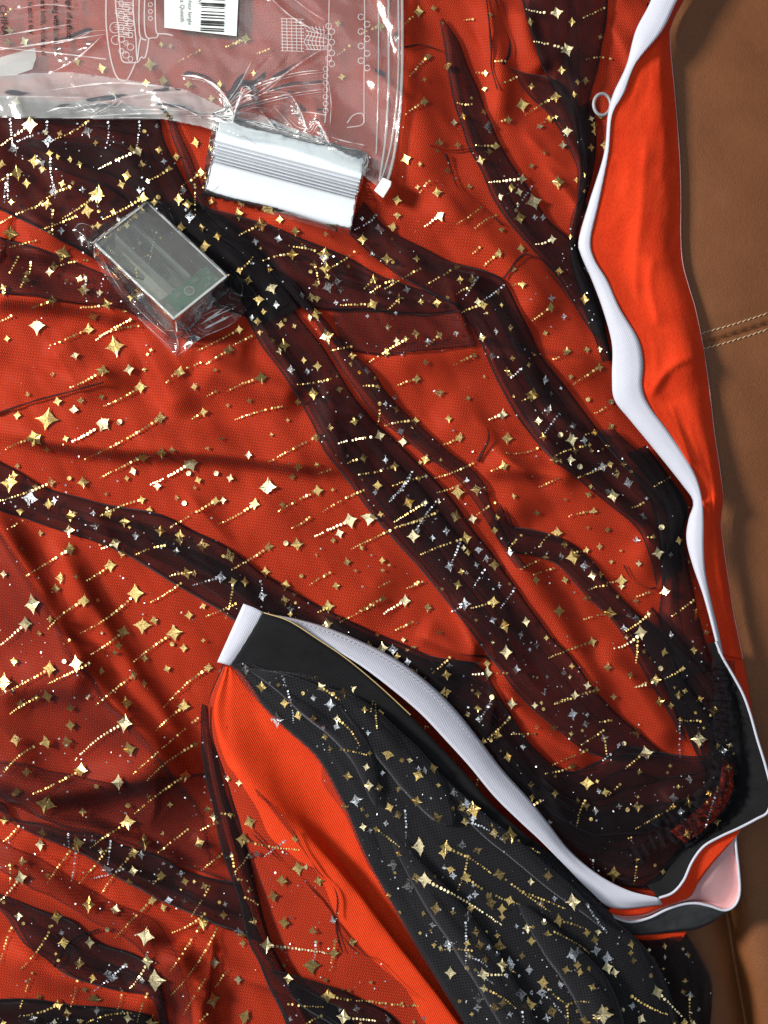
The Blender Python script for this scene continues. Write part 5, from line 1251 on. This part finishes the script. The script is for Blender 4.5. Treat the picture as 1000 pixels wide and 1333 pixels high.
for i, (px, py, R, fl) in enumerate(stars):
    g = star_geo(px, py, R, fl)
    if g is None: continue
    V, F, own = g
    if i < 290:
        o = mesh_obj("foil_star", V, F, pick(fl), smooth=False)
        o.parent = NETS[own]
        o.matrix_parent_inverse = NETS[own].matrix_world.inverted()
    else:
        d = small.setdefault(pick(fl), ([], []))
        o0 = len(d[0]); d[0].extend(V); d[1].extend([tuple(k + o0 for k in f) for f in F])
for m, (V, F) in small.items():
    o = keep(mesh_obj("small_foil_stars", V, F, m, smooth=False), skirt); o["kind"] = "stuff"

def trail_geo(x0, y0, x1, y1, fl, only, R):
    L = math.hypot(x1 - x0, y1 - y0)
    dx, dy = (x1 - x0) / L, (y1 - y0) / L
    sag = rs.gauss(0, 0.035) * L
    s = R * 0.75 if not only else 0.0
    big = 2.0 if not only else 1.65
    if 'b' in fl: big *= 1.12
    V, F = [], []; own = 0
    while s < L:
        t = s / L
        r = big * (1 - t) + 0.9 * t
        bow = sag * 4 * t * (1 - t)
        px, py = x0 + dx * s - dy * bow + rs.gauss(0, .25), y0 + dy * s + dx * bow + rs.gauss(0, .25)
        s += r * 2.2 + 0.9
        if rs.random() < 0.06: continue
        pl = place(px, py)
        if pl is None: continue
        c, n, own = pl
        n = (n * 0.6 + Vector((0, 0, 1)) * 0.4 + Vector((rs.gauss(0, .14), rs.gauss(0, .14), 0))).normalized()
        if 'b' in fl: n = (n * 0.35 + half * 0.65).normalized()
        elif rs.random() < 0.25: n = (n * 0.5 + half * 0.5).normalized()
        a, b = frame_at(n, 0)
        c = c + Vector((0, 0, 1.0 * S))
        o0 = len(V)
        rr = r * rs.uniform(0.85, 1.1)
        V += [c + (a * math.cos(k * math.pi / 3.5) + b * math.sin(k * math.pi / 3.5)) * rr * S for k in range(7)]
        F.append(tuple(range(o0, o0 + 7)))
    return V, F, own
for tr in trails:
    V, F, own = trail_geo(*tr)
    if not F: continue
    fl = tr[4]
    o = mesh_obj("foil_trail", V, F, (M_SILVER if 's' in fl else M_GOLDB if 'b' in fl else M_GOLD), smooth=False)
    o.parent = NETS[own]; o.matrix_parent_inverse = NETS[own].matrix_world.inverted()

fines = {}
for tr in fine:
    V, F, own = trail_geo(*tr)
    d = fines.setdefault(M_SILVER if 's' in tr[4] else M_GOLD, ([], []))
    o0 = len(d[0]); d[0].extend(V); d[1].extend([tuple(k + o0 for k in f) for f in F])
for m, (V, F) in fines.items():
    o = keep(mesh_obj("fine_foil_dots", V, F, m, smooth=False), skirt); o["kind"] = "stuff"

# fine flecks of foil that rubbed off over the net
V, F = [], []
for _ in range(1600):
    px, py = rs.uniform(0, 960), rs.uniform(160, 1333)
    pl = place(px, py)
    if pl is None or (NETS[pl[2]] is overlay and rs.random() < 0.75): continue
    c, n, own = pl
    n = (n * 0.5 + Vector((rs.gauss(0, .25), rs.gauss(0, .25), 0.6))).normalized()
    a, b = frame_at(n, rs.uniform(0, 6))
    c = c + Vector((0, 0, 0.9 * S)); r = rs.uniform(0.5, 1.5)
    o0 = len(V)
    V += [c + (a * math.cos(k * 1.2566) + b * math.sin(k * 1.2566)) * r * S * rs.uniform(0.7, 1.2) for k in range(5)]
    F.append(tuple(range(o0, o0 + 5)))
o = keep(mesh_obj("foil_flecks", V, F, M_SILVER, smooth=False), skirt); o["kind"] = "stuff"
